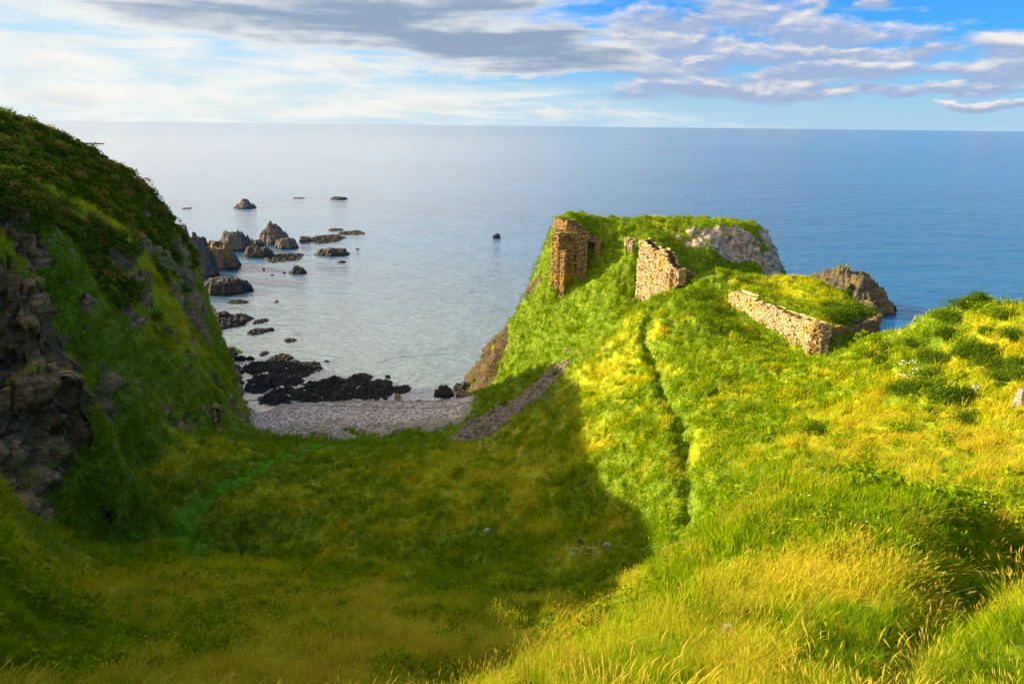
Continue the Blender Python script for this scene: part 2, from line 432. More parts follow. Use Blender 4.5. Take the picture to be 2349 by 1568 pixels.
def hit(qx, qy, rmin=4.0):
    """first point of the terrain (or sea) that the photo position sees"""
    d = qray(qx, qy); d = d / math.hypot(d[0], d[1])
    s = np.arange(rmin, 185, 0.1)
    x, y, z = d[0] * s, d[1] * s, H + d[2] * s
    g = np.maximum(hz0(x, y), 0.0)
    k = np.argmax(z <= g)
    if z[k] > g[k]: k = len(s) - 1
    return np.array((x[k], y[k], z[k]))


def qline(pts, rmin=4.0):
    return np.array([hit(a, b, rmin) for a, b in pts])


def pdist(x, y, L):
    """distance to polyline L and position along it (0..1)"""
    best = np.full(np.shape(x), 1e9)
    par = np.zeros(np.shape(x))
    for i in range(len(L) - 1):
        ax_, ay_ = L[i][:2]; bx_, by_ = L[i + 1][:2]
        ex, ey = bx_ - ax_, by_ - ay_
        t = np.clip(((x - ax_) * ex + (y - ay_) * ey) / (ex * ex + ey * ey + 1e-9), 0, 1)
        d = np.hypot(x - ax_ - t * ex, y - ay_ - t * ey)
        m = d < best
        best = np.where(m, d, best); par = np.where(m, (i + t) / (len(L) - 1), par)
    return best, par


PATH_NECK = qline([(1590, 1175), (1588, 1100), (1572, 1000), (1548, 930), (1515, 850), (1490, 790), (1477, 745), (1495, 710), (1530, 680), (1585, 642), (1635, 612)], 26)
PATH_VALE = qline([(452, 1262), (425, 1215), (432, 1170), (500, 1120), (560, 1085), (640, 1050), (720, 1022), (790, 1008)], 26)
PATH_NEAR = qline([(2040, 1600), (2090, 1500), (2135, 1420), (2190, 1345), (2250, 1290), (2330, 1240), (2420, 1215)], 4)
DITCH = qline([(560, 1270), (700, 1290), (850, 1318), (1000, 1332), (1150, 1345), (1300, 1335), (1440, 1290)], 26)
SCREE = qline([(1265, 868), (1230, 893), (1190, 925), (1150, 952), (1105, 982), (1075, 1002)], 40)

# rock faces: photo positions with a radius (m) and strength
ROCKQ = [
 (30, 560, 4.0, 1), (10, 700, 5, 1), (60, 680, 4, 1), (40, 820, 5, 1), (90, 900, 4, 1), (50, 980, 5, 1), (20, 1080, 4, 1), (100, 1000, 3.5, 1), (70, 1120, 3.0, 1), (85, 560, 3, 1), (110, 1060, 2.5, 1), (25, 900, 5, 1), (5, 1000, 4, 1), (95, 640, 2.6, 1), (80, 780, 3, 1),
 (420, 600, 3.4, .9), (440, 660, 3.6, .95), (455, 720, 3.2, .95), (390, 595, 2.6, .8), (405, 660, 2.2, .7), (470, 760, 2.2, .9), (355, 580, 2.4, .7), (315, 560, 2.0, .7), (280, 600, 2.0, .65), (335, 640, 1.6, .6), (260, 610, 1.6, .6), (430, 720, 2.4, .7), (445, 770, 1.6, .6), (300, 640, 1.5, .6), (410, 570, 2.2, .9),
 (300, 720, 1.8, .5), (260, 870, 1.6, .5), (230, 900, 1.3, .5), (330, 690, 1.6, .5), (380, 750, 1.6, .5), (500, 880, 1.8, .5), (540, 930, 2.0, .8), (555, 960, 1.8, .9), (480, 930, 1.6, .5), (205, 690, 1.3, .5), (430, 870, 1.4, .4), (255, 930, 1.2, .5), (235, 660, 1.5, .55),
 (1092, 860, 4.2, 1), (1096, 820, 4, 1), (1130, 820, 2.4, .9), (1150, 790, 2.0, .8), (1120, 790, 2.2, 1), (1105, 880, 2.2, 1), (1128, 850, 2.0, .8), (1145, 760, 2.0, 1), (1165, 735, 1.6, .9), (1185, 712, 1.5, .9), (1215, 665, 1.4, .9), (1235, 640, 1.2, .9),
 (1600, 550, 2.2, 1), (1630, 545, 3.0, 1), (1665, 545, 3.1, 1), (1700, 548, 2.9, 1), (1730, 565, 2.2, .9), (1750, 590, 2.0, .6), (1768, 556, 2.6, 1), (1776, 585, 3.0, 1), (1772, 615, 3.0, 1), (1755, 545, 2.2, .9), (1780, 600, 3.0, 1), (1560, 545, 1.4, .55), (1612, 595, 1.0, .6), (1575, 560, 1.2, .5),
 (2240, 872, .7, .9), (2340, 905, .8, .9), (2190, 868, .35, .7),
]
ROCKP = [(hit(a, b, 30 if a < 1500 else 26), r * (.72 if a < 135 else 1), w) for a, b, r, w in ROCKQ if (a, b) not in ((85, 560), (95, 640), (80, 780), (60, 680), (100, 1000))]
ROCKP = [k for k, q in zip(ROCKP, ROCKQ) if not (1500 < q[0] < 1850 and q[1] < 640 and k[0][1] < 93)]


def grid_polar():
    fine = np.radians(np.arange(-41, 41.01, 0.115))
    wide = lambda a, b: np.radians(np.arange(a, b, 0.9))
    th = np.concatenate([wide(-170, -41.2), fine, wide(41.4, 170.1)])
    NR = 660
    S = np.geomspace(1.6, 178, 2600)
    RR = np.empty((len(th), NR))
    pos = np.linspace(0, 1, NR)
    for i, t in enumerate(th):
        x, y = S * math.sin(t), S * math.cos(t)
        z = np.maximum(hz0(x, y), -2.0)
        dz_ = np.abs(np.gradient(z)); dr = np.gradient(S)
        w = np.hypot(dr * 0.62, dz_) / np.maximum(np.hypot(S, H - z), 2) + dr / S * 0.12
        c_ = np.concatenate([[0], np.cumsum((w[1:] + w[:-1]) / 2)]); c_ /= c_[-1]
        RR[i] = np.interp(pos, c_, S)
    k = np.array([.06, .12, .2, .24, .2, .12, .06]); k /= k.sum()      # neighbouring spokes agree
    Rp = np.pad(RR, ((3, 3), (0, 0)), mode='edge')
    RR = sum(k[j] * Rp[j:j + len(th)] for j in range(7))
    return th, RR


TH, RR = grid_polar()
TX, TY = RR * np.sin(TH)[:, None], RR * np.cos(TH)[:, None]
TZ = hz0(TX, TY)


def normals(X, Y, Z):
    P = np.stack([X, Y, Z], -1)
    n = np.cross(np.gradient(P, axis=1), np.gradient(P, axis=0))
    n /= np.linalg.norm(n, axis=-1)[..., None] + 1e-12
    n[n[..., 2] < 0] *= -1
    return n


TN = normals(TX, TY, TZ)
SL = np.degrees(np.arccos(np.clip(TN[..., 2], -1, 1)))
DIST = np.hypot(TX, TY)
# masks ------------------------------------------------------------
rk = np.zeros_like(TZ)
for p, r, w in ROCKP:
    d = np.sqrt((TX - p[0]) ** 2 + (TY - p[1]) ** 2 + (TZ - p[2]) ** 2) / r
    rk = np.maximum(rk, w * np.clip(1.45 - d, 0, 1.2))
n1 = fbm(TX * .45, TY * .45, TZ * .45, 4, .55)
n2 = fbm(TX * .13 + 9, TY * .13, TZ * .13, 3)
rock = rk * 1.15 + n1 * 0.5 - 0.38 + (SL - 50) / 60 * 0.35
far = (DIST > 40) & (TX > -60)
rock = rock + np.where((TZ < 4.0) & (SL > 32) & (DIST > 60), (4.0 - TZ) * .25, 0)
led = ridged(TX * .10 + 2, TY * .10, TZ * .55, 3, .5) + fbm(TX * .25, TY * .25, TZ * .25, 3) * .22
lh = (TX < -18) & (TY > 48) & (SL > 30) & (TZ > 5)
rock = np.where(lh, np.maximum(rock, (led - .86) * 1.6), rock)
ROCK = ss(rock, 0.0, 0.25) * (DIST > 18)
bx = ss(TX, -42, -38) * (1 - ss(TX, -7.0, -4.0))
edge = 3.05 + n1 * 0.35 + ss(TX, -14, -6) * 0.4
BEACH = bx * (1 - ss(TZ - edge, -0.1, 0.1)) * (TY > 72) * (TY < 112)
BEACH = BEACH * (1 - ROCK)
mx_ = fbm(TX * .13 + 5, TY * .13, 9, 2) * .45
dN, sN = pdist(TX + mx_ * ss(TY, 36, 44), TY, PATH_NECK); dV, sV = pdist(TX, TY, PATH_VALE); dQ, sQ = pdist(TX, TY, PATH_NEAR); dD, sD = pdist(TX, TY, DITCH); dS, sS = pdist(TX, TY, SCREE)
wob = fbm(TX * .9, TY * .9, 0, 3) * .35
gN = np.exp(-((dN + wob * .4) / .62) ** 2); gV = np.exp(-((dV + wob * 2.2) / 1.15) ** 2); gQ = np.exp(-((dQ + wob * .25) / .33) ** 2); gD = np.exp(-((dD + wob) / 1.5) ** 2)
SCR = ss(1 - (dS + wob * 3.6) / (1.2 + 3.6 * np.sin(np.clip(sS, 0, 1) * 2.6 + .3)), 0, .35)
TZ = TZ - 1.15 * gN * ss(DIST, 24, 28) - 0.35 * gV - (0.45 * gQ + 1.35 * np.exp(-((dQ + wob * .4) / (.35 + 1.0 * ss(sQ, .3, .8))) ** 2) * (.45 + .55 * ss(sQ, .25, .7))) * (DIST < 26) - 0.5 * gD
# tussocky relief on turf, broken relief on rock
turf = (1 - ROCK) * (1 - BEACH) * (1 - gQ * (DIST < 26))
lump = fbm(TX * .45, TY * .45, TZ * .3, 3, .5) * .26 - np.abs(fbm(TX * .62 + 3, TY * .62, TZ * .4, 3)) * .50 + .16
amp = .45 + .85 * ss(DIST, 14, 55)
hill = ss(SL, 22, 42) * ss(DIST, 40, 60)
slip = ridged(TX * .16, TY * .16, TZ * .34, 3) * hill                      # slumped terracettes on steep turf
TZ = TZ + turf * (lump * amp + fbm(TX * .2, TY * .2, 7, 2) * .3 * ss(DIST, 10, 40)) + turf * (slip - .5 * hill) * .7
TZ = TZ - turf * (.30 + .08 * (1 - ss(DIST, 18, 35)))
TZ = TZ + BEACH * (fbm(TX * .35, TY * .5, 1, 3) * .08)
D3 = np.stack([TX, TY, TZ], -1)
TN = normals(TX, TY, TZ)
def worley(P, seed):
    """cell noise: distance to the crack between blocks, and a random value per block"""
    Pi = np.floor(P).astype(np.int64)
    f1 = np.full(len(P), 9.0); f2 = np.full(len(P), 9.0); val = np.zeros(len(P))
    g = np.random.default_rng(seed).random((256, 4))
    for i in (-1, 0, 1):
        for j in (-1, 0, 1):
            for k in (-1, 0, 1):
                c = Pi + np.array((i, j, k))
                h = _perm[_perm[_perm[c[:, 0] & 255] + (c[:, 1] & 255)] + (c[:, 2] & 255)]
                d = np.linalg.norm(c + g[h, :3] - P, axis=1)
                m = d < f1
                f2 = np.where(m, f1, np.minimum(f2, d)); val = np.where(m, g[h, 3], val); f1 = np.where(m, d, f1)
    return f2 - f1, val


rm = (ROCK > .02) & (np.abs(np.degrees(TH))[:, None] < 50)
Pw = np.stack([TX, TY, TZ], -1)[rm]
wv = np.stack([fbm(Pw[:, 0] * .3, Pw[:, 1] * .3, Pw[:, 2] * .3, 3), fbm(Pw[:, 0] * .3 + 30, Pw[:, 1] * .3, Pw[:, 2] * .3, 3), fbm(Pw[:, 0] * .3, Pw[:, 1] * .3 + 30, Pw[:, 2] * .3, 3)], -1)
tl = np.array([[.86, -.1, .5], [.1, .99, 0.05], [-.5, 0, .86]])
Pr = (Pw + wv * .8) @ tl.T
e1, v1 = worley(Pr * np.array((.34, .34, .62)), 1)
e2, v2 = worley(Pr * np.array((.95, .95, 1.7)) + 7, 2)
BLK = np.zeros_like(TZ); CEL = np.zeros_like(TZ)
BLK[rm] = (v1 - .5) * 1.5 + (v2 - .5) * .6 - .8 * (1 - ss(e1, .0, .16)) - .28 * (1 - ss(e2, .0, .18)) + .25 * pn(Pw[:, 0] * 1.6, Pw[:, 1] * 1.6, Pw[:, 2] * 2.4)
CEL[rm] = v1 * .55 + v2 * .45
st = (TX * .35 + TY * .25 + TZ * 1.0)                                       # bedding planes dip gently
ledge = pn(TX * .12, TY * .12, st * .9) * 0.9 + pn(TX * .5, TY * .5, st * 2.6) * .42
block = ridged(TX * .38, TY * .38, TZ * .38, 4, .55) - .6
cell = np.round(fbm(TX * .33 + 4, TY * .33, TZ * .2, 2) * 3) / 3
kd = ROCK * (ledge * .35 + block * .5 + BLK * 1.0) * np.where(TX < -20, 1.0, .7)
HN = TN.copy(); HN[..., 2] *= .35
col = ridged(TX * .75 + TY * .3, TY * .2, TZ * .07, 3, .5) - .62              # upright slabs of the headland crag
kd = np.where((TX > 10) & (DIST > 60), ROCK * (col * 2.8 + BLK * .75), kd)
D3 = D3 + HN * kd[..., None]
D3[..., 0] += ROCK * pn(TX * .8, TY * .8, TZ * .8) * .3
D3[..., 1] += ROCK * pn(TX * .8 + 50, TY * .8, TZ * .8) * .3
TX2, TY2, TZ2 = D3[..., 0], D3[..., 1], D3[..., 2]
TN = normals(TX2, TY2, TZ2)
# dryness of the sward: 0 lush green .. 1 straw gold
dry = .29 + fbm(TX * .11, TY * .11, 2, 4, .55) * .55 + fbm(TX * .4, TY * .4, TZ * .3 + 4, 3, .6) * .42


def patch(qx, qy, r, w, rmin=4.0):
    global dry
    p = hit(qx, qy, rmin)
    dry = dry + w * np.exp(-((TX - p[0]) ** 2 + (TY - p[1]) ** 2) / r ** 2)


for a in [(200, 1350, 6, .35, 14), (500, 1420, 6, .4, 14), (800, 1480, 5, .35, 10), (300, 1310, 5, .4, 20), (650, 1540, 3, .3, 8), (300, 1000, 6, .3, 40), (420, 900, 5, .25, 40), (600, 1330, 7, .5, 20), (900, 1420, 6, .35, 20), (1000, 1540, 5, .35, 4), (1150, 1540, 2.5, .5), (1500, 1500, 2.5, .35), (1650, 1400, 2.2, .3), (1200, 1060, 9, .35, 26), (1850, 1330, 1.6, .5), (1740, 1130, 3, .3), (1350, 900, 8, .45, 26),
          (1900, 1010, 5, .6, 22), (2100, 1020, 6, .45, 22), (1450, 760, 6, .4, 40), (1800, 640, 7, .5, 40), (1850, 680, 6, .4, 40), (1600, 490, 9, .7, 60), (1700, 500, 8, .6, 60), (250, 510, 7, .8, 50), (130, 440, 6, .8, 50), (290, 550, 3, .5, 50),  # the left rib's entries put its sunlit gold into the grass colour
          (2250, 800, 5, .35, 26), (2310, 720, 4, .45, 26), (2200, 840, 3, .4, 26), (2290, 860, 3, .5, 26), (2200, 980, 5, .4, 22), (1320, 650, 10, -.5, 60), (1350, 760, 9, -.45, 60), (1250, 760, 8, -.35, 60), (700, 1010, 7, -.7, 30), (900, 1010, 7, -.5, 30), (300, 1100, 6, -.3, 30), (200, 640, 9, -.3, 40),
          (1600, 720, 6, -.35, 40), (2050, 1190, 2.6, -.9), (2150, 1180, 2.2, -.7), (2240, 1240, 1.6, -.5), (1950, 1130, 1.8, -.35), (1600, 1350, 2.2, -.3), (1750, 1230, 2.2, -.25), (1480, 1420, 1.2, -.2), (2000, 1420, 1.5, -.4), (2300, 1450, 2.5, -.15), (2250, 1060, 5, -.3, 20), (400, 1470, 4, -.3, 14), (200, 1520, 4, -.3, 10), (150, 1450, 4, -.15, 10), (1620, 900, 8, .1, 30), (1500, 1000, 5, -.1, 26)]:
    patch(*a)
dry = dry + .24 * (1 - ss(SL, 18, 34)) * ss(TX * -1, -9, -3) * ss(TY, 10, 16) * (1 - ss(TY, 66, 76))
dry = dry - 1.6 * gV - .5 * gN * ss(DIST, 24, 28) - .9 * gD - .4 * ss(SL, 38, 55) * (TX > -20)
dry = np.clip(dry, 0, 1) - .7 * ss(gV, .25, .5)
GORSE = ss(TX * -1, 40, 46) * ss(TZ2, 20, 24)
# gorse covers the upper left hill, above the grassy rib
rib = qline([(0, 385), (60, 405), (130, 445), (200, 480), (260, 510), (300, 545)], 40)
dR, sR = pdist(TX, TY, rib)
ribY = np.interp(-TX, -rib[:, 0][::1] if rib[0, 0] > rib[-1, 0] else -rib[::-1, 0], rib[:, 1] if rib[0, 0] > rib[-1, 0] else rib[::-1, 1])
GORSE = (TX < -34) * (TY > ribY + 2.2 + n2 * 2.5) * (TZ2 > 18) * (ROCK < .4)
lowg = np.zeros_like(TZ)
for q in [(60, 430), (110, 470), (30, 440), (200, 545), (240, 570), (160, 510), (280, 600), (215, 590)]:
    p = hit(*q, 40)
    lowg = np.maximum(lowg, 1.2 - np.sqrt((TX - p[0]) ** 2 + (TY - p[1]) ** 2) / 3.2)
GORSE = np.maximum(GORSE, (lowg > .05) & (lowg + n1 * .5 > .35) * (ROCK < .4)).astype(float) * ((dR > 1.3) | (TX > -30))
# ------------------------------------------------------------------ ground materials
def sward_colour(t, dryE, pos):
    """living green -> straw gold, with large soft patches and fine mottling"""
    a = noise(t, pos, 0.35, 5, 0.6); b = noise(t, pos, 2.6, 4, 0.6)
    d = (dryE + (a - 0.5) * 0.7 + (b - 0.5) * 0.6).clamp()
    g = mixc(t, b.sstep(.3, .7), GREEN_D, GREEN_L)
    g = mixc(t, dryE.sstep(-.2, -.6), g, LUSH)
    return mixc(t, d.sstep(.30, .95), g, mixc(t, a.sstep(.35, .65), GOLD_A, GOLD_B))


LUSH = (0.095, 0.300, 0.002)
GREEN_D = (0.070, 0.155, 0.002); GREEN_L = (0.235, 0.315, 0.003)
GOLD_A = (0.430, 0.365, 0.006); GOLD_B = (0.370, 0.430, 0.007)


def rock_colour(t, pos, warm=0.0):
    p = node(t, 'ShaderNodeVectorMath', {0: pos, 1: (1, 1, 3.2)}, operation='MULTIPLY').outputs[0]
    a = noise(t, pos, 0.22, 6, 0.65); b = noise(t, p, 0.9, 7, 0.7, dist=0.4); l = noise(t, pos, 0.6, 5, 0.7)
    c = mixc(t, b.sstep(.28, .72), (0.075, 0.048, 0.022), (0.42, 0.275, 0.125))
    c = mixc(t, 1.0, c, mixc(t, attr(t, 'cell'), (.55, .55, .55), (1.35, 1.3, 1.22)), 'MULTIPLY')
    c = mixc(t, a.sstep(.45, .7), c, (0.20, 0.13, 0.06))
    c = mixc(t, l.sstep(.56, .70) * 0.6, c, (0.24, 0.16, 0.03))
    q = attr(t, 'pale')
    c = mixc(t, q.sstep(0, 1) * .75, c, mixc(t, b.sstep(.3, .6), (.20, .165, .12), (.54, .46, .35)))
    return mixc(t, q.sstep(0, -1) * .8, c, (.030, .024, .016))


def rock_bump(t, pos, dist=0.35):
    p = node(t, 'ShaderNodeVectorMath', {0: pos, 1: (1, 1, 2.6)}, operation='MULTIPLY').outputs[0]
    v = E(t, node(t, 'ShaderNodeTexVoronoi', {'Vector': p, 'Scale': 0.8}, feature='DISTANCE_TO_EDGE').outputs[0]).sstep(0, .16)
    h = noise(t, p, 1.6, 8, 0.7) * 0.9 + v * 0.35
    return node(t, 'ShaderNodeBump', {'Height': h, 'Strength': 1.0, 'Distance': dist}).outputs[0]


def make_ground_mat():
    m, t = new_mat('turf_and_rock')
    pos = node(t, 'ShaderNodeNewGeometry').outputs['Position']
    g = sward_colour(t, attr(t, 'dry'), pos)
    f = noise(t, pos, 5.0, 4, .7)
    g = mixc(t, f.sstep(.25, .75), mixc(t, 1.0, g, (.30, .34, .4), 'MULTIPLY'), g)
    soil = mixc(t, f, (0.035, 0.022, 0.012), (0.10, 0.065, 0.03))
    g = mixc(t, attr(t, 'soil'), g, soil)
    rc = rock_colour(t, pos)
    r = (attr(t, 'rock') + (noise(t, pos, 2.2, 5, .7) - .5) * 0.9).sstep(.35, .65)
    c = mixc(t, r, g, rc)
    nb = node(t, 'ShaderNodeBump', {'Height': noise(t, pos, 3.5, 6, .7), 'Strength': .8, 'Distance': .25}).outputs[0]
    nm = node(t, 'ShaderNodeMix', {0: r}, data_type='VECTOR')
    t.links.new(nb, nm.inputs[4]); t.links.new(rock_bump(t, pos), nm.inputs[5])
    b = node(t, 'ShaderNodeBsdfPrincipled', {'Base Color': c, 'Roughness': .9, 'Normal': nm.outputs[1], 'Specular IOR Level': .15})
    out(t, b.outputs[0]); return m


def make_beach_mat():
    m, t = new_mat('shingle')
    pos = node(t, 'ShaderNodeNewGeometry').outputs['Position']
    sp_ = node(t, 'ShaderNodeSeparateXYZ', {0: pos})
    x, y, z = (E(t, sp_.outputs[i]) for i in range(3))
    v = node(t, 'ShaderNodeTexVoronoi', {'Vector': pos, 'Scale': 5.5})
    vc = E(t, node(t, 'ShaderNodeSeparateColor', {0: v.outputs['Color']}).outputs[0])
    a = noise(t, pos, 0.5, 4, .6)
    c = mixc(t, vc, (0.14, 0.115, 0.095), (0.70, 0.60, 0.50))
    c = mixc(t, (a * .6).clamp(), c, (0.38, 0.32, 0.27))
    wr = (y - 90.2 + x * 0.055 + (noise(t, pos, .8, 3) - .5) * 1.6).abs().sstep(.12, .62, .9, 0)
    c = mixc(t, wr, c, (0.05, 0.038, 0.03))
    weed = (z * 1.0 + (a - .5) * 2.2 + (noise(t, pos, 2.5, 4, .7) - .5) * 1.6 + (x + 20) * .02).sstep(2.35, 3.3)
    c = mixc(t, weed * .8, c, mixc(t, vc, (.05, .075, .004), (.17, .13, .02)))
    wet = z.sstep(.15, .7, .75, 0)
    c = mixc(t, wet, c, (.07, .055, .03))
    bp = node(t, 'ShaderNodeBump', {'Height': E(t, v.outputs['Distance']) * -1.0, 'Strength': 1.0, 'Distance': .12}).outputs[0]
    b = node(t, 'ShaderNodeBsdfPrincipled', {'Base Color': c, 'Roughness': .75, 'Normal': bp})
    out(t, b.outputs[0]); return m


M_GROUND = make_ground_mat(); M_BEACH = make_beach_mat()
NA_, NR_ = TX.shape
idx = np.arange(NA_ * NR_).reshape(NA_, NR_)
Q4 = np.stack([idx[:-1, :-1], idx[1:, :-1], idx[1:, 1:], idx[:-1, 1:]], -1).reshape(-1, 4)
VV = np.stack([TX2, TY2, TZ2], -1).reshape(-1, 3)
soil = np.clip(gQ * (DIST < 26) * 1.4, 0, 1)
soil = np.maximum(soil, SCR * .7)
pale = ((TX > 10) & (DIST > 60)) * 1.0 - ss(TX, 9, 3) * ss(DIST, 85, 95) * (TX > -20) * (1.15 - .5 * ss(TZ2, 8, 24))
AT = {'cell': CEL.ravel(), 'pale': pale.ravel(), 'dry': dry.ravel(), 'rock': ROCK.ravel(), 'soil': soil.ravel()}
cx = VV[Q4].mean(1)
fb = BEACH.ravel()[Q4].mean(1) > .5
keep = VV[Q4][:, :, 2].max(1) > -2.6
fhead = (cx[:, 1] > 58 - ss(cx[:, 0], -2, 8) * 4) & (cx[:, 0] > -9) & (cx[:, 1] + cx[:, 0] * .0 > 58)
fhead &= ~((cx[:, 0] > 31) & (cx[:, 1] < 60))
fhill = (cx[:, 0] < -19 - (cx[:, 1] - 45) * .42) & (cx[:, 1] > 36) & (cx[:, 2] > .2)
wid = np.where(fb, 1, np.where(fhead, 2, np.where(fhill, 3, 0)))
for k, nm, mt in ((1, 'beach', M_BEACH), (2, 'headland', M_GROUND), (3, 'hillside', M_GROUND), (0, 'ground', M_GROUND)):
    q = Q4[(wid == k) & keep]
    u, inv = np.unique(q, return_inverse=True)
    struct(mesh_np(nm, VV[u], inv.reshape(-1, 4), mt, {a: v[u] for a, v in AT.items()}))


# ------------------------------------------------------------------ sea
def make_sea():
    m, t = new_mat('sea_water')
    pos = node(t, 'ShaderNodeNewGeometry').outputs['Position']
    sp_ = node(t, 'ShaderNodeSeparateXYZ', {0: pos})
    x, y = E(t, sp_.outputs[0]), E(t, sp_.outputs[1])
    rr = (x * x + y * y).pow(.5)
    near = rr.sstep(150, 700, 1, 0); mid = rr.sstep(600, 4000, 1, 0)
    p1 = node(t, 'ShaderNodeMapping', {0: pos, 2: (0, 0, R(18)), 3: (.8, 1.7, 1)}).outputs[0]
    h = noise(t, p1, 1.1, 4, .6) * .16 * near + noise(t, p1, .62, 3, .6) * .20 * mid + noise(t, p1, .25, 4, .6) * .62 * mid + noise(t, p1, .05, 4, .55) * 1.7
    bp = node(t, 'ShaderNodeBump', {'Height': h, 'Strength': 1.0, 'Distance': 1.0}).outputs[0]
    big = noise(t, node(t, 'ShaderNodeMapping', {0: pos, 2: (0, 0, R(-8)), 3: (.0016, .006, 1)}).outputs[0], 1.0, 5, .6)
    body = mixc(t, big.sstep(.3, .7), (0.003, 0.058, 0.140), (0.006, 0.090, 0.190))
    shoal = rr.sstep(85, 260, 1, 0) * x.sstep(30, 70, 1, 0)
    body = mixc(t, shoal * .7, body, (0.10, 0.135, 0.11))
    b = node(t, 'ShaderNodeBsdfPrincipled', {'Base Color': body, 'Roughness': .15, 'IOR': 1.75, 'Normal': bp, 'Specular IOR Level': .5})
    out(t, b.outputs[0])
    n = 96
    rad = np.concatenate([[0], np.geomspace(20, 90000, 60)])
    th = np.linspace(0, 2 * math.pi, n, endpoint=False)
    V = [(0, 0, 0)]
    V += [(r * math.cos(a), r * math.sin(a), 0) for r in rad[1:] for a in th]
    V = np.array(V)
    F = []
    for k in range(len(rad) - 2):
        a = 1 + k * n + np.arange(n); b_ = 1 + k * n + (np.arange(n) + 1) % n
        F.append(np.stack([a, a + n, b_ + n, b_], -1))
    struct(mesh_np('sea', V, np.concatenate(F), m))


make_sea()
# ------------------------------------------------------------------ sea rocks
def make_rock_mat(name, dark, light, lichen, lam, wetline=True):
    m, t = new_mat(name)
    pos = node(t, 'ShaderNodeNewGeometry').outputs['Position']
    z = E(t, node(t, 'ShaderNodeSeparateXYZ', {0: pos}).outputs[2])
    p = node(t, 'ShaderNodeMapping', {0: pos, 2: (R(20), R(35), 0), 3: (1, 1, 2.4)}).outputs[0]
    b = noise(t, p, .8, 8, .7, dist=.5); a = noise(t, pos, .35, 5, .65)
    c = mixc(t, b.sstep(.3, .7), dark, light)
    c = mixc(t, (a + (b - .5) * .5).sstep(.46, .62) * lam, c, lichen)
    rough = .85
    if wetline:
        w = (z + (a - .5) * 1.2).sstep(.35, 1.0, 1, 0)
        c = mixc(t, w * .85, c, (0.018, 0.016, 0.010))
    bn = node(t, 'ShaderNodeBump', {'Height': noise(t, p, 1.8, 8, .75), 'Strength': 1.0, 'Distance': .45}).outputs[0]
    s = node(t, 'ShaderNodeBsdfPrincipled', {'Base Color': c, 'Roughness': rough, 'Normal': bn, 'Specular IOR Level': .35})
    out(t, s.outputs[0]); return m


M_RDARK = make_rock_mat('dark_sea_rock', (.014, .014, .014), (.075, .068, .062), (.06, .045, .02), .35)
M_RGREY = make_rock_mat('grey_sea_rock', (.035, .034, .036), (.17, .155, .145), (.16, .11, .04), .45)
M_RBROWN = make_rock_mat('lichen_sea_rock', (.06, .045, .03), (.22, .16, .10), (.27, .17, .025), .9)
M_RTAN = make_rock_mat('pale_stone', (.20, .17, .12), (.42, .36, .27), (.40, .28, .10), .4, False)
M_RGREEN = make_rock_mat('weedy_rock', (.05, .04, .02), (.16, .12, .04), (.15, .12, .015), .8)
M_STACK = make_rock_mat('fin_rock', (.030, .026, .020), (.15, .125, .09), (.17, .13, .02), .7)


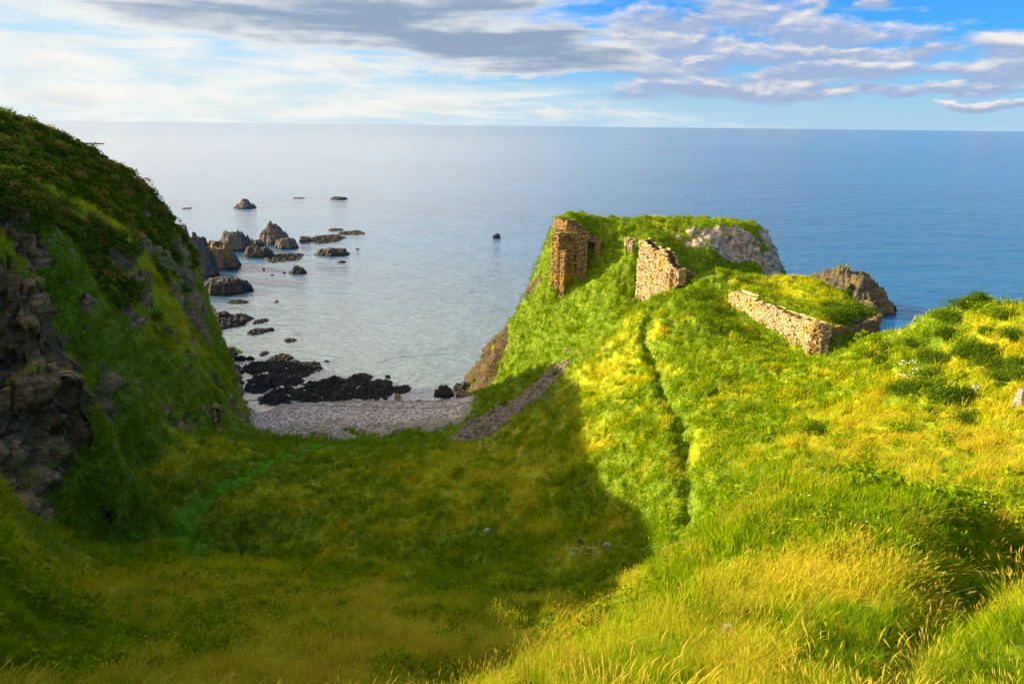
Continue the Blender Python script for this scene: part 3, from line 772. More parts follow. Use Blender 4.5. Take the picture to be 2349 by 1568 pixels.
def rock_heights(seed, w, d, h, kind, n):
    g = np.random.default_rng(seed)
    X, Y = np.meshgrid(np.linspace(-1.1, 1.1, n), np.linspace(-1.1, 1.1, max(14, int(n * min(1, max(.45, d / w))))))
    o = g.uniform(0, 200, 3)
    sc = 2.6 + .18 * math.sqrt(w * d) * .5
    Xw = X + .16 * fbm(X * 2.2 + o[0], Y * 2.2, o[1], 3); Yw = Y + .16 * fbm(X * 2.2 + o[1], Y * 2.2, o[2], 3)
    rr = np.hypot(Xw, Yw)
    # faceted dome: lowest of several tilted planes
    K = 9
    B = np.full(X.shape, 1.0)
    for k in range(K):
        a = 2 * math.pi * (k + g.uniform(-.3, .3)) / K
        steep = g.uniform(1.2, 3.4) if kind != 'reef' else g.uniform(1.5, 4)
        rim = g.uniform(.82, 1.0)
        B = np.minimum(B, (rim - (Xw * math.cos(a) + Yw * math.sin(a))) * steep)
    px_, py_ = g.uniform(-.25, .25, 2)
    peak = 1 - .55 * np.hypot(Xw - px_, Yw - py_)
    st = .55 + g.uniform(-.15, .15)
    u = (X * math.cos(st) + Y * math.sin(st)); v = -X * math.sin(st) + Y * math.cos(st)
    rid = ridged(u * sc * (.9 if kind != 'reef' else 1.7) + o[0], v * sc * (.35 if kind != 'reef' else .8), o[1], 4, .55)
    if kind == 'dome':
        Z = np.minimum(B * 1.5, .8) * .6 + np.minimum(B, peak) * .42 + (rid - .62) * .28 * np.clip(B, 0, .8)
    elif kind == 'turf':
        Z = np.minimum(B, .8 - .25 * X) * .95 + (rid - .62) * .12
    elif kind == 'cone':
        Z = np.minimum(B, (1 - rr * 1.0) * 1.15) + (rid - .6) * .5 * np.clip(B, 0, .6)
    elif kind == 'fins':
        fin = ridged(u * 5.5 + o[0], v * 1.2, o[1], 3, .5)
        Z = np.minimum(B, peak) * .55 + (fin - .45) * .95 * np.clip(B, 0, .7) + (rid - .6) * .2
    else:                                               # reef: low broken ledges with water between
        Z = np.minimum(B, .6) * .7 + (rid - .60) * 1.7 * np.clip(B + .15, 0, .9) + fbm(X * 5 + o[2], Y * 5, 0, 3) * .22 * np.clip(B, 0, 1)
    ce, cv = worley(np.stack([u * (2.6 + w * .05), v * (1.7 + w * .04), np.zeros_like(u) + .5], -1).reshape(-1, 3) + seed, seed % 97)
    ce, cv = ce.reshape(u.shape), cv.reshape(u.shape)
    Z = Z + ((cv - .5) * .42 - .16 * (1 - ss(ce, 0, .2))) * np.clip(B * 1.6, 0, 1) * (.6 if kind != 'fins' else .3)
    q = 7 if kind != 'reef' else 5
    Zs = np.round(Z * q) / q
    Z = Z * .6 + Zs * .4                                # bedding steps
    Z = np.where(rr > 1.05, -.5, Z)
    Z = Z * h
    Z = np.where(B < 0, np.minimum(Z, B * h * 2 - .1), Z)
    return X * w / 2, Y * d / 2, np.maximum(Z, -2.0)


def rock_mesh(name, seed, loc, w, d, h, kind, mat, rot=0.0, sink=0.0, parent=None):
    n = int(np.clip(w / max(loc[1], 20) * FPX * 1.2, 18, 130))
    X, Y, Z = rock_heights(seed, w, d, h, kind, n)
    jit = min(w, d) * .03
    X = X + jit * pn(X * 3 / w * 4, Y * 3 / w * 4, Z * .7 + seed); Y = Y + jit * pn(X * 3 / w * 4 + 9, Y * 3 / w * 4, Z * .7 + seed)
    i = np.arange(X.size).reshape(X.shape)
    F = np.stack([i[:-1, :-1], i[:-1, 1:], i[1:, 1:], i[1:, :-1]], -1).reshape(-1, 4)
    V = np.stack([X, Y, Z - sink], -1).reshape(-1, 3)
    zc = V[F][:, :, 2]
    F = F[zc.max(1) > -.6]
    u, inv = np.unique(F, return_inverse=True)
    o = mesh_np(name, V[u], inv.reshape(-1, 4), mat, smooth=False, parent=parent)
    o.location = loc; o.rotation_euler = (0, 0, rot)
    return o


def crop2q(cx, cy): return (400 + cx / 2.4125) / 1.08982, (450 + cy / 2.4125) / 1.08982


def sea_rock(box, kind, mat, label, seed=None, group=None, cat='rock', hk=1.0, zbase=0.0, crop=True, depth=None, name='sea_rock'):
    x0, y0, x1, y1 = box
    (qx0, qy0), (qx1, qy1) = (crop2q(x0, y0), crop2q(x1, y1)) if crop else ((x0, y0), (x1, y1))
    xm = (qx0 + qx1) / 2
    dbot = qray(xm, qy1)
    tb = (H - zbase) / -dbot[2]
    Yb = dbot[1] * tb
    px_ = 1024 / 2349
    dep = -dbot[2] / dbot[1]
    w = (qx1 - qx0) * px_ / FPX * tb * 1.04
    vis = (qy1 - qy0) * px_ / FPX * tb                      # apparent height at that range (m, across the line of sight)
    if kind == 'reef':
        h = min(.95, .16 * vis + .30) * hk
        d = max(.6, vis - h * .6) / max(dep, .12) * 1.05 + .6; w *= 1.22; d *= 1.2
    else:
        d = depth or w * .75
        h = max(.25, vis - d * .35 * dep) * hk * (.82 if kind == 'dome' and crop else 1)
    d = min(d, w * 2.2 + 2)
    Yc = Yb + d * .48
    dc = qray(xm, qy1)
    loc = (dc[0] / dc[1] * Yc, Yc, zbase)
    o = rock_mesh(name, seed or int(x0 * 7 + y1), loc, w, d, h, kind, mat)
    return tag(o, label, cat, group)


G_OUT = 'rocks standing out in the bay'; G_REEF = 'wet black reefs along the shore'
ROCKS = [
 ((445, 115, 583, 172), 'cone', M_RGREY, 'lone grey pyramid rock far out in the bay, left of centre', G_OUT),
 ((1022, 94, 1130, 118), 'dome', M_RDARK, 'small dark hump with flat weedy skirt, farthest out in open water', G_OUT),
 ((805, 103, 868, 111), 'reef', M_RGREEN, 'thin line of rock barely awash between the pyramid rock and the far hump', G_OUT),
 ((138, 165, 185, 175), 'reef', M_RDARK, 'tiny awash rock just right of the hill skyline, beyond the green topped rock', G_OUT),
 ((355, 255, 548, 430), 'dome', M_RGREY, 'rugged dark grey rock rising behind the orange lichen rock', G_OUT),
 ((205, 305, 505, 545), 'dome', M_RBROWN, 'big brown rock patched with orange lichen beside the left cliff', G_OUT),
 ((585, 262, 800, 385), 'cone', M_RGREY, 'tallest grey brown peaked rock in the middle of the rock chain', G_OUT),
 ((520, 342, 640, 400), 'dome', M_RGREY, 'low rounded rock at the left foot of the peaked rock', G_OUT),
 ((690, 322, 842, 416), 'dome', M_RGREY, 'ridged grey rock leaning against the right foot of the peaked rock', G_OUT),
 ((838, 320, 912, 373), 'dome', M_RGREY, 'small round rock at the right end of the rock chain', G_OUT),
 ((505, 375, 690, 469), 'dome', M_RDARK, 'dark broken rock in front of the peaked rock, near the lichen rock', G_OUT),
 ((910, 325, 1105, 386), 'reef', M_RDARK, 'low dark wedge of rock pointing left, right of the rock chain', G_OUT),
 ((1022, 288, 1100, 310), 'reef', M_RGREEN, 'flat yellow brown weedy rock, left half of the far weedy pair', G_OUT),
 ((1090, 302, 1228, 333), 'reef', M_RGREEN, 'flat yellow brown weedy rock, right half of the far weedy pair', G_OUT),
 ((930, 397, 1148, 460), 'dome', M_RDARK, 'long black whaleback rock with a fleck of foam at its foot', G_OUT),
 ((658, 433, 862, 502), 'reef', M_RDARK, 'long low dark rock slanting up to the right, in front of the ridged rock', G_OUT),
 ((775, 507, 888, 568), 'cone', M_RDARK, 'dark rock shaped like a shark fin alone in calm water', G_OUT),
 ((1070, 478, 1125, 499), 'dome', M_RGREEN, 'little brown rock in front of the whaleback rock', G_OUT),
 ((1180, 405, 1202, 418), 'dome', M_RGREEN, 'speck of brown rock right of the whaleback rock', G_OUT),
 ((617, 529, 634, 543), 'dome', M_RDARK, 'tiny dark rock poking out left of the shark fin rock, farther one', G_OUT),
 ((663, 563, 688, 574), 'dome', M_RGREEN, 'tiny flat rock left of the shark fin rock, nearer one', G_OUT),
 ((738, 547, 762, 561), 'dome', M_RGREEN, 'tiny rock touching the left tip of the shark fin rock', G_OUT),
 ((243, 557, 550, 697), 'dome', M_RDARK, 'big dark cracked dome of rock close to the left cliff', G_OUT),
 ((262, 557, 330, 578), 'reef', M_RDARK, 'small black rock behind the cracked dome, under the lichen rock', G_OUT),
 ((412, 722, 522, 748), 'reef', M_RDARK, 'pair of low black humps in front of the cracked dome', G_OUT),
 ((683, 713, 716, 736), 'dome', M_RTAN, 'single pale yellow stone standing in open water', G_OUT),
 ((323, 778, 440, 835), 'dome', M_RDARK, 'rounded black hump at the back of the layered ledges', G_REEF),
 ((345, 800, 532, 903), 'reef', M_RDARK, 'layered black ledges stepping down beside the left cliff', G_REEF),
 ((575, 832, 646, 869), 'reef', M_RDARK, 'small black ledge right of the layered ledges, farther one', G_REEF),
 ((536, 893, 640, 936), 'reef', M_RDARK, 'small jagged black ledge right of the layered ledges, nearer one', G_REEF),
 ((636, 882, 692, 910), 'dome', M_RDARK, 'small black knob at the right tip of the jagged ledge', G_REEF),
 ((752, 960, 815, 980), 'reef', M_RGREEN, 'brown rock just showing through calm water in mid bay', G_REEF),
 ((605, 1044, 648, 1062), 'reef', M_RDARK, 'little dark rock floating above the left reef mass', G_REEF),
 ((446, 1050, 520, 1090), 'dome', M_RDARK, 'rounded black boulder left of the reef mass, left of two', G_REEF),
 ((515, 1055, 570, 1084), 'dome', M_RDARK, 'rounded black boulder left of the reef mass, right of two', G_REEF),
 ((512, 1090, 690, 1168), 'reef', M_RDARK, 'upper left lobe of the black reef mass', G_REEF),
 ((665, 1045, 790, 1115), 'reef', M_RDARK, 'topmost lobe of the black reef mass reaching seaward', G_REEF),
 ((680, 1085, 862, 1195), 'reef', M_RDARK, 'central lobe of the black reef mass', G_REEF),
 ((805, 1088, 968, 1185), 'reef', M_RDARK, 'right hand lobe of the black reef mass ending in a spike', G_REEF),
 ((535, 1150, 745, 1288), 'reef', M_RDARK, 'broad lower left slab of the black reef mass', G_REEF),
 ((738, 1178, 864, 1248), 'reef', M_RDARK, 'lower middle slab of the black reef mass', G_REEF),
 ((984, 1081, 1022, 1097), 'dome', M_RDARK, 'tiny black rock off the spike of the reef mass', G_REEF),
 ((630, 1250, 835, 1360), 'reef', M_RDARK, 'dark ledge meeting the shingle at the left of the beach', G_REEF),
 ((828, 1185, 1215, 1352), 'reef', M_RDARK, 'widest dark ledge running from the shingle into the bay', G_REEF),
 ((1138, 1163, 1272, 1237), 'reef', M_RDARK, 'small split ledge behind the widest ledge', G_REEF),
 ((1190, 1185, 1405, 1335), 'reef', M_RDARK, 'square dark ledge at the right end of the shore rocks', G_REEF),
 ((1355, 1168, 1392, 1193), 'dome', M_RDARK, 'tiny round black rock off the square ledge', G_REEF),
 ((1405, 1232, 1510, 1287), 'reef', M_RDARK, 'low black rock right of the square ledge', G_REEF),
 ((330, 985, 447, 1125), 'reef', M_RDARK, 'wet slab holding rock pools at the foot of the left cliff', G_REEF),
 ((388, 1105, 470, 1205), 'reef', M_RDARK, 'black slab between the pool slab and the beach, upper one', G_REEF),
 ((408, 1205, 498, 1285), 'reef', M_RDARK, 'black slab between the pool slab and the beach, lower one', G_REEF),
 ((463, 1132, 507, 1165), 'dome', M_RDARK, 'small black boulder in the channel left of the reef mass', G_REEF),
 ((450, 1195, 486, 1222), 'dome', M_RDARK, 'smaller black stone lower in the channel left of the reef mass', G_REEF),
 ((1650, 1203, 1772, 1312), 'fins', M_RDARK, 'spiky black rock standing alone at the right end of the beach', G_REEF),
 ((1765, 1203, 1897, 1282), 'dome', M_RDARK, 'lumpy black rock between the spiky rock and the green promontory', G_REEF),
 ((1780, 1252, 1960, 1345), 'dome', M_RBROWN, 'smooth brown rock where the promontory meets the beach', G_REEF),
]
for i, (bx_, kd_, mt_, lb_, gr_) in enumerate(ROCKS):
    sea_rock(bx_, kd_, mt_, lb_, seed=100 + i, group=gr_)
sea_rock((1130, 533, 1150, 546), 'dome', M_RDARK, 'lone dark rock in open water left of the castle headland', 31, G_OUT, crop=False)
sea_rock((168, 321, 223, 331), 'reef', M_RDARK, 'long low islet far off beside the hill skyline', 32, G_OUT, crop=False, hk=3)
g = sea_rock((405, 508, 505, 640), 'turf', M_RGREY, 'tall grey rock with a turf top behind the left cliff edge', 33, G_OUT, crop=False, hk=1.0)
TURFTOP = g
# boulders at the top of the shingle
for bx_, mt_, lb_ in (((1412, 1270, 1456, 1324), M_RTAN, 'upright tan boulder on the waterline below the low black rock'), ((1543, 1312, 1577, 1342), M_RTAN, 'small pale boulder at the shingle edge, right of the tan boulder'),
                      ((1205, 1338, 1248, 1368), M_RTAN, 'pale round boulder half sunk in the shingle below the square ledge')):
    sea_rock(bx_, 'dome', mt_, lb_, zbase=.12, group='pale boulders on the beach', cat='boulder', name='boulder')
# finned sea stack behind the long wall
st = sea_rock((1835, 600, 2052, 730), 'fins', M_STACK, 'jagged finned sea stack with mossy ribs behind the long stone wall', 77, crop=False, depth=22, hk=1.15, cat='sea stack', name='sea_stack')
# ------------------------------------------------------------------ castle masonry
def make_stone_mat(name, a, b, lich, lam):
    m, t = new_mat(name)
    pos = node(t, 'ShaderNodeNewGeometry').outputs['Position']
    n = noise(t, pos, 1.2, 6, .7); f = noise(t, pos, 6.0, 5, .7); l = noise(t, pos, .45, 5, .65)
    tone = attr(t, 'tone')
    c = mixc(t, (tone * .75 + f * .35).clamp(), a, b)
    c = mixc(t, (l + (n - .5) * .6).sstep(.5, .66) * lam, c, lich)
    c = mixc(t, (tone._m('LESS_THAN', -.5)), c, (.055, .043, .024))
    bp = node(t, 'ShaderNodeBump', {'Height': f, 'Strength': 1.0, 'Distance': .06}).outputs[0]
    s = node(t, 'ShaderNodeBsdfPrincipled', {'Base Color': c, 'Roughness': .92, 'Normal': bp, 'Specular IOR Level': .15})
    out(t, s.outputs[0]); return m


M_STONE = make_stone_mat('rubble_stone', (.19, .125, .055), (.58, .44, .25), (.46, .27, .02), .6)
M_OLD = make_stone_mat('lichened_stone', (.085, .055, .022), (.33, .225, .10), (.36, .20, .015), .85)  # darker lichened stone, also carrying the shade of faces turned from the sun


def stones(V, F, TN_, g, o, eu, en, L, prof, z0, z1, th, ch=(.13, .27), cw=(.16, .46), prot=.13):
    """lay courses of rough stones on the face spanned by eu (along) and up, outward normal en; prof(s, z) says where wall stands"""
    z = z0
    while z < z1:
        h = g.uniform(*ch); s = g.uniform(-.2, 0)
        while s < L:
            w = g.uniform(*cw)
            sc, zc = s + w / 2, z + h / 2
            zc0 = z; zw = z + .16 * pn(s * .9 + z0, z * .6, L)
            if 0 <= sc <= L and prof(sc, zc) and g.random() > .05:
                p = g.uniform(.0, prot); q = g.uniform(-.25, .0)
                base = len(V)
                for dn in (q - .1, p):
                    for (ds, dz_) in ((0.012, .012), (w - .012, .012), (w - .012, h - .012), (.012, h - .012)):
                        j = g.uniform(-.04, .04, 3)
                        sh = .02 if dn == p else 0
                        dss = ds + (sh if ds < w / 2 else -sh); dzz = dz_ + (sh if dz_ < h / 2 else -sh)
                        P = o + eu * (s + dss + j[0]) + en * (dn + j[1] * .8) + np.array((0, 0, zw + dzz + j[2]))
                        V.append(P)
                b = base
                F += [(b + 4, b + 5, b + 6, b + 7), (b, b + 4, b + 7, b + 3), (b + 1, b + 2, b + 6, b + 5), (b + 3, b + 7, b + 6, b + 2), (b, b + 1, b + 5, b + 4), (b, b + 3, b + 2, b + 1)]
                TN_ += [float(np.clip(g.normal(.5, .36), 0, 1.2))] * 8
            s += w
        z += h


def masonry(name, p0, p1, th, top, bot, mat, seed, holes=(), parent=None, n=None, ch=(.13, .27), cw=(.16, .46), prot=.13):
    """a free-standing rubble wall from p0 to p1 (plan), thickness th behind the face; top/bot are (fraction, z) profiles; face looks to the right of p0->p1"""
    g = np.random.default_rng(seed)
    p0 = np.array((p0[0], p0[1], 0.0)); p1 = np.array((p1[0], p1[1], 0.0))
    L = float(np.linalg.norm(p1 - p0)); eu = (p1 - p0) / L; en = np.array((eu[1], -eu[0], 0.0))
    ts, tz = zip(*top); bs, bz = zip(*bot)
    ft = lambda s: np.interp(s / L, ts, tz); fb_ = lambda s: np.interp(s / L, bs, bz)
    ragged = lambda s: ft(s) + .22 * pn(s * 1.3 + seed, seed * .7, 0) + .1 * pn(s * 3.7, seed, 2)
    solid = lambda s, z: fb_(s) <= z <= ragged(s) and not any(a * L <= s <= b * L and c <= z <= d for a, b, c, d in holes)
    V, F, tn = [], [], []
    # rubble core: columns of mortar set back behind the stones
    ins = .10
    nc = max(2, int(L / .4))
    for i in range(nc):
        s0, s1 = L * i / nc + (ins if i == 0 else 0), L * (i + 1) / nc - (ins if i == nc - 1 else 0)
        sm = (s0 + s1) / 2
        zb, zt = float(fb_(sm)) - .6, float(ragged(sm)) - .12
        spans = [(zb, zt)]
        for a, b, c, d in holes:
            if a * L <= sm <= b * L:
                spans = [x for lo, hi in spans for x in ((lo, min(hi, c)), (max(lo, d), hi)) if x[1] - x[0] > .05]
        for lo, hi in spans:
            b = len(V)
            for zz in (lo, hi):
                for (s_, dn) in ((s0, -ins), (s1, -ins), (s1, -th + ins), (s0, -th + ins)):
                    V.append(p0 + eu * s_ + en * dn + np.array((0, 0, zz)))
            F += [(b, b + 1, b + 5, b + 4), (b + 1, b + 2, b + 6, b + 5), (b + 2, b + 3, b + 7, b + 6), (b + 3, b, b + 4, b + 7), (b + 4, b + 5, b + 6, b + 7)]
            tn += [-1.0] * 8
    z0, z1 = min(bz), max(tz) + .4
    kw = dict(ch=ch, cw=cw, prot=prot)
    stones(V, F, tn, g, p0, eu, en, L, solid, z0, z1, th, **kw)
    stones(V, F, tn, g, p0 + eu * L - en * th, -eu, -en, L, lambda s, z: solid(L - s, z), z0, z1, th, ch=(.3, .5), cw=(.5, .9), prot=.08)
    stones(V, F, tn, g, p0 - en * th, en, -eu, th, lambda s, z: solid(.02, z), z0, z1, th, **kw)
    stones(V, F, tn, g, p0 + eu * L, -en, eu, th, lambda s, z: solid(L - .02, z), z0, z1, th, **kw)
    o = mesh_np(name, np.array(V), np.array(F), mat, {'tone': np.array(tn)}, smooth=False, parent=parent)
    return o


def at(qx, qy, Y):
    return np.array(T(qx, qy, Y))


def prof_from_q(p0, p1, pts):
    """photo outline points -> (fraction along the wall, height) where they cross the wall's upright plane"""
    r = []
    p0 = np.array(p0[:2]); p1 = np.array(p1[:2]); e = p1 - p0
    for qx, qy in pts:
        d = qray(qx, qy)
        # solve p0 + f e = k d(xy)
        A = np.array([[e[0], -d[0]], [e[1], -d[1]]]); f, k = np.linalg.solve(A, -p0)
        r.append((float(f), float(H + d[2] * k)))
    r.sort()
    return r


GRASSCAPS = []      # (points, normals) to be given turf later


def turf_cap(parent, pts, rad, seed, mat_key='cap', h=.45):
    GRASSCAPS.append((parent, np.array(pts, float), rad, seed, h))


# tall wall on the neck ------------------------------------------------
a0 = at(1463, 620, 88.6); a1 = at(1556, 620, 82.8)
rw = empty('ruined_wall', (0, 0, 0), 'tall sunlit ruined wall with broken top, standing where the neck meets the headland', 'wall', 'ruined castle walls')
b0, b1 = a0[:2], a1[:2]
tp = prof_from_q(b0, b1, [(1463, 548), (1474, 544), (1486, 556), (1497, 566), (1503, 574), (1510, 572), (1522, 575), (1532, 582), (1537, 604), (1546, 612), (1556, 620)])
bt = prof_from_q(b0, b1, [(1463, 699), (1500, 694), (1530, 676), (1556, 655)])
masonry('wall_face', b0, b1, 1.3, tp, bt, M_STONE, 21, parent=rw)
c0 = at(1556, 640, 82.9)[:2]; c1 = at(1592, 640, 86.6)[:2]
masonry('broken_return', c0 + (c0 - c1) * .0, c1, 1.2, [(0, tp[-1][1] - .1), (.4, tp[-1][1] + .1), (1, tp[-1][1] - 1.2)], [(0, bt[-1][1] - .3), (1, bt[-1][1] - .5)], M_OLD, 22, parent=rw, prot=.25)
for (qx, qy, Y, r) in [(1478, 548, 87.3, .5), (1540, 603, 86, .9), (1560, 622, 86, 1.1), (1575, 630, 87, 1.0)]:
    turf_cap(rw, [at(qx, qy, Y)], r, int(qx))
# small fragment left of it
fr = empty('wall_fragment', (0, 0, 0), 'small pale scrap of wall on the grass between the keep and the tall wall', 'wall', 'ruined castle walls')
f0 = at(1433, 560, 96.5)[:2]; f1 = at(1450, 560, 95.8)[:2]
masonry('wall_face', f0, f1, .8, prof_from_q(f0, f1, [(1433, 548), (1441, 545), (1450, 552)]), prof_from_q(f0, f1, [(1433, 560), (1443, 580), (1450, 582)]), M_STONE, 24, parent=fr)
turf_cap(fr, [at(1441, 547, 96.6)], .6, 3)

# long retaining wall --------------------------------------------------
lw = empty('retaining_wall', (0, 0, 0), 'long low rubble wall holding up the grassy terrace, bright face and shaded corner', 'wall', 'ruined castle walls')
w0 = at(1672, 690, 76.2)[:2]; w1 = at(1884, 770, 62.8)[:2]; w2 = at(2018, 740, 72.5)[:2]
lt = prof_from_q(w0, w1, [(1672, 678), (1683, 668), (1720, 678), (1760, 695), (1800, 715), (1840, 728), (1862, 734), (1884, 742)])
lb = prof_from_q(w0, w1, [(1672, 702), (1700, 716), (1740, 733), (1780, 764), (1830, 793), (1884, 814)])
masonry('sunlit_face', w0, w1, 1.0, lt, [(f, z - .3) for f, z in lb], M_STONE, 31, parent=lw, prot=.16)
rt_ = prof_from_q(w1, w2, [(1884, 742), (1910, 748), (1950, 750), (1990, 735), (2018, 722)])
masonry('shaded_face', w1, w2, 1.0, rt_, [(0, lb[-1][1] - .5), (1, rt_[-1][1] - 3.4)], M_OLD, 32, parent=lw, prot=.3)  # darker stone than the sunlit half: this face's shade is in its colour
for i in range(26):
    f = i / 25
    p = w0 + (w1 - w0) * f + np.array((.9, .3))
    turf_cap(lw, [(p[0], p[1], np.interp(f, *zip(*lt)) - .05)], .55, 40 + i, h=.3)

# castle keep on the headland's left corner ----------------------------
kp = empty('castle_ruin', (0, 0, 0), 'roofless castle keep with window slots and buttresses on the left corner of the headland', 'castle ruin', 'ruined castle walls')
u0 = at(1270, 520, 103.6)[:2]; u1 = at(1300, 520, 100.4)[:2]; u2 = at(1376, 560, 99.0)[:2]
M_K = M_OLD
ut = prof_from_q(u0, u1, [(1270, 498), (1285, 500), (1300, 508)])
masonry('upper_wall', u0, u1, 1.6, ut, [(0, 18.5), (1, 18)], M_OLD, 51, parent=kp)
ut2 = prof_from_q(u1, u2, [(1300, 510), (1325, 520), (1350, 536), (1376, 556)])
ub2 = prof_from_q(u1, u2, [(1300, 640), (1345, 640), (1376, 600)])
sl_ = [prof_from_q(u1, u2, [(a, b)])[0] for a, b in ((1350, 556), (1361, 618))]
masonry('upper_wall', u1, u2, 1.6, ut2, ub2, M_OLD, 52, parent=kp, holes=[(sl_[0][0], sl_[1][0], sl_[1][1], sl_[0][1])])
k0 = at(1280, 600, 98.3)[:2]; k1 = at(1345, 600, 98.7)[:2]
kt = prof_from_q(k0, k1, [(1279, 533), (1300, 532), (1318, 534), (1330, 540), (1338, 556), (1346, 575)])
kb = prof_from_q(k0, k1, [(1279, 672), (1310, 668), (1346, 650)])
hz_ = lambda qa, qb, q0, q1: (prof_from_q(k0, k1, [(qa, q0)])[0][0], prof_from_q(k0, k1, [(qb, q0)])[0][0], prof_from_q(k0, k1, [((qa + qb) / 2, q1)])[0][1], prof_from_q(k0, k1, [((qa + qb) / 2, q0)])[0][1])
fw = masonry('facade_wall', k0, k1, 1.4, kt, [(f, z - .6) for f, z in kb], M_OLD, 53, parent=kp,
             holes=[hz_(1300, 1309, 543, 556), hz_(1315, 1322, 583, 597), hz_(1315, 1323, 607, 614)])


def buttress(qx0, qx1, qtop, qbot, Y, seed, ang=.5, dep=1.5, topdrop=.0):
    c = at((qx0 + qx1) / 2, (qtop + qbot) / 2, Y)
    w = (qx1 - qx0) * 1024 / 2349 / FPX * Y * 1.03
    e = np.array((math.cos(-ang), math.sin(-ang)))
    p0, p1 = c[:2] - e * w / 2, c[:2] + e * w / 2
    zt, zb = at((qx0 + qx1) / 2, qtop, Y)[2], at((qx0 + qx1) / 2, qbot, Y)[2]
    return masonry('buttress', p0, p1, dep, [(0, zt - topdrop), (.5, zt), (1, zt - .3)], [(0, zb - .8), (1, zb - .8)], M_OLD, seed, parent=kp, cw=(.2, .45))


buttress(1262, 1279, 545, 672, 99.0, 61, .8, 1.0)
buttress(1284, 1295, 574, 688, 97.7, 62, .7, .6)
buttress(1326, 1345, 542, 662, 97.9, 63, .1, 1.2, .8)
for (qx, qy, Y, r) in [(1290, 532, 98.8, .5), (1305, 531, 99, .5), (1318, 533, 99, .5), (1335, 547, 98.2, .6), (1290, 575, 97.9, .45), (1319, 599, 98.3, .35), (1325, 572, 98.3, .35)]:
    turf_cap(kp, [at(qx, qy, Y)], r, int(qx + qy), h=.35)
for (qx, qy, Y, r) in [(1280, 496, 103.6, 1.0), (1292, 498, 102.6, 1.0), (1303, 505, 102, 1.0), (1318, 515, 102, 1.1), (1332, 522, 102, 1.2), (1348, 530, 102, 1.2)]:
    turf_cap(kp, [at(qx, qy, Y)], r, int(qx + qy), h=.5)
# ------------------------------------------------------------------ turf: blades, stalks and herbs
def leaf_shader(t, col, trans=.45, rough=.6):
    d = node(t, 'ShaderNodeBsdfDiffuse', {'Color': col})
    tr = node(t, 'ShaderNodeBsdfTranslucent', {'Color': col})
    m = node(t, 'ShaderNodeMixShader', {0: trans, 1: d.outputs[0], 2: tr.outputs[0]})
    return m.outputs[0]


def make_grass_mat(inst):
    m, t = new_mat('grass_blades' if inst else 'wall_turf')
    pos = node(t, 'ShaderNodeNewGeometry').outputs['Position']
    dr = attr(t, 'dryi', 'INSTANCER') if inst else noise(t, pos, .8, 4, .6) * .9
    rnd = E(t, node(t, 'ShaderNodeObjectInfo').outputs['Random']) if inst else noise(t, pos, 9.0, 1)
    c = sward_colour(t, dr + (rnd - .5) * .35, pos)
    if inst:
        stalk = attr(t, 'stalk')
        c = mixc(t, stalk.sstep(1.2, 1.8), c, (.16, .055, .015))
        c = mixc(t, stalk.sstep(.2, .8) * (stalk._m('LESS_THAN', 1.1)) * .9, c, mixc(t, rnd, (.62, .46, .07), (.50, .42, .04)))
    out(t, leaf_shader(t, c, .34)); return m


def make_leaf_mat(name, a, b, c3, scale=3.0, inst=False):
    m, t = new_mat(name)
    pos = node(t, 'ShaderNodeNewGeometry').outputs['Position']
    n = noise(t, pos, scale, 4, .65); k = noise(t, pos, .45, 3)
    c = mixc(t, n.sstep(.3, .7), a, b)
    c = mixc(t, k.sstep(.52, .7) * .6, c, c3)
    if inst:
        rnd = E(t, node(t, 'ShaderNodeObjectInfo').outputs['Random'])
        c = mixc(t, rnd.sstep(.72, .95) * .75, c, c3); c = mixc(t, 1.0, c, mixc(t, rnd, (.55, .6, .6), (1.5, 1.4, 1.2)), 'MULTIPLY')
    out(t, leaf_shader(t, c, .3)); return m


M_GRASS = make_grass_mat(True); M_CAP = make_grass_mat(False)
M_GORSE = make_leaf_mat('gorse_leaves', (.040, .085, .006), (.120, .190, .010), (.20, .13, .030), 3.0, True)
M_SHRUB = make_leaf_mat('shrub_leaves', (.022, .060, .004), (.100, .165, .008), (.10, .15, .01), 4.0)


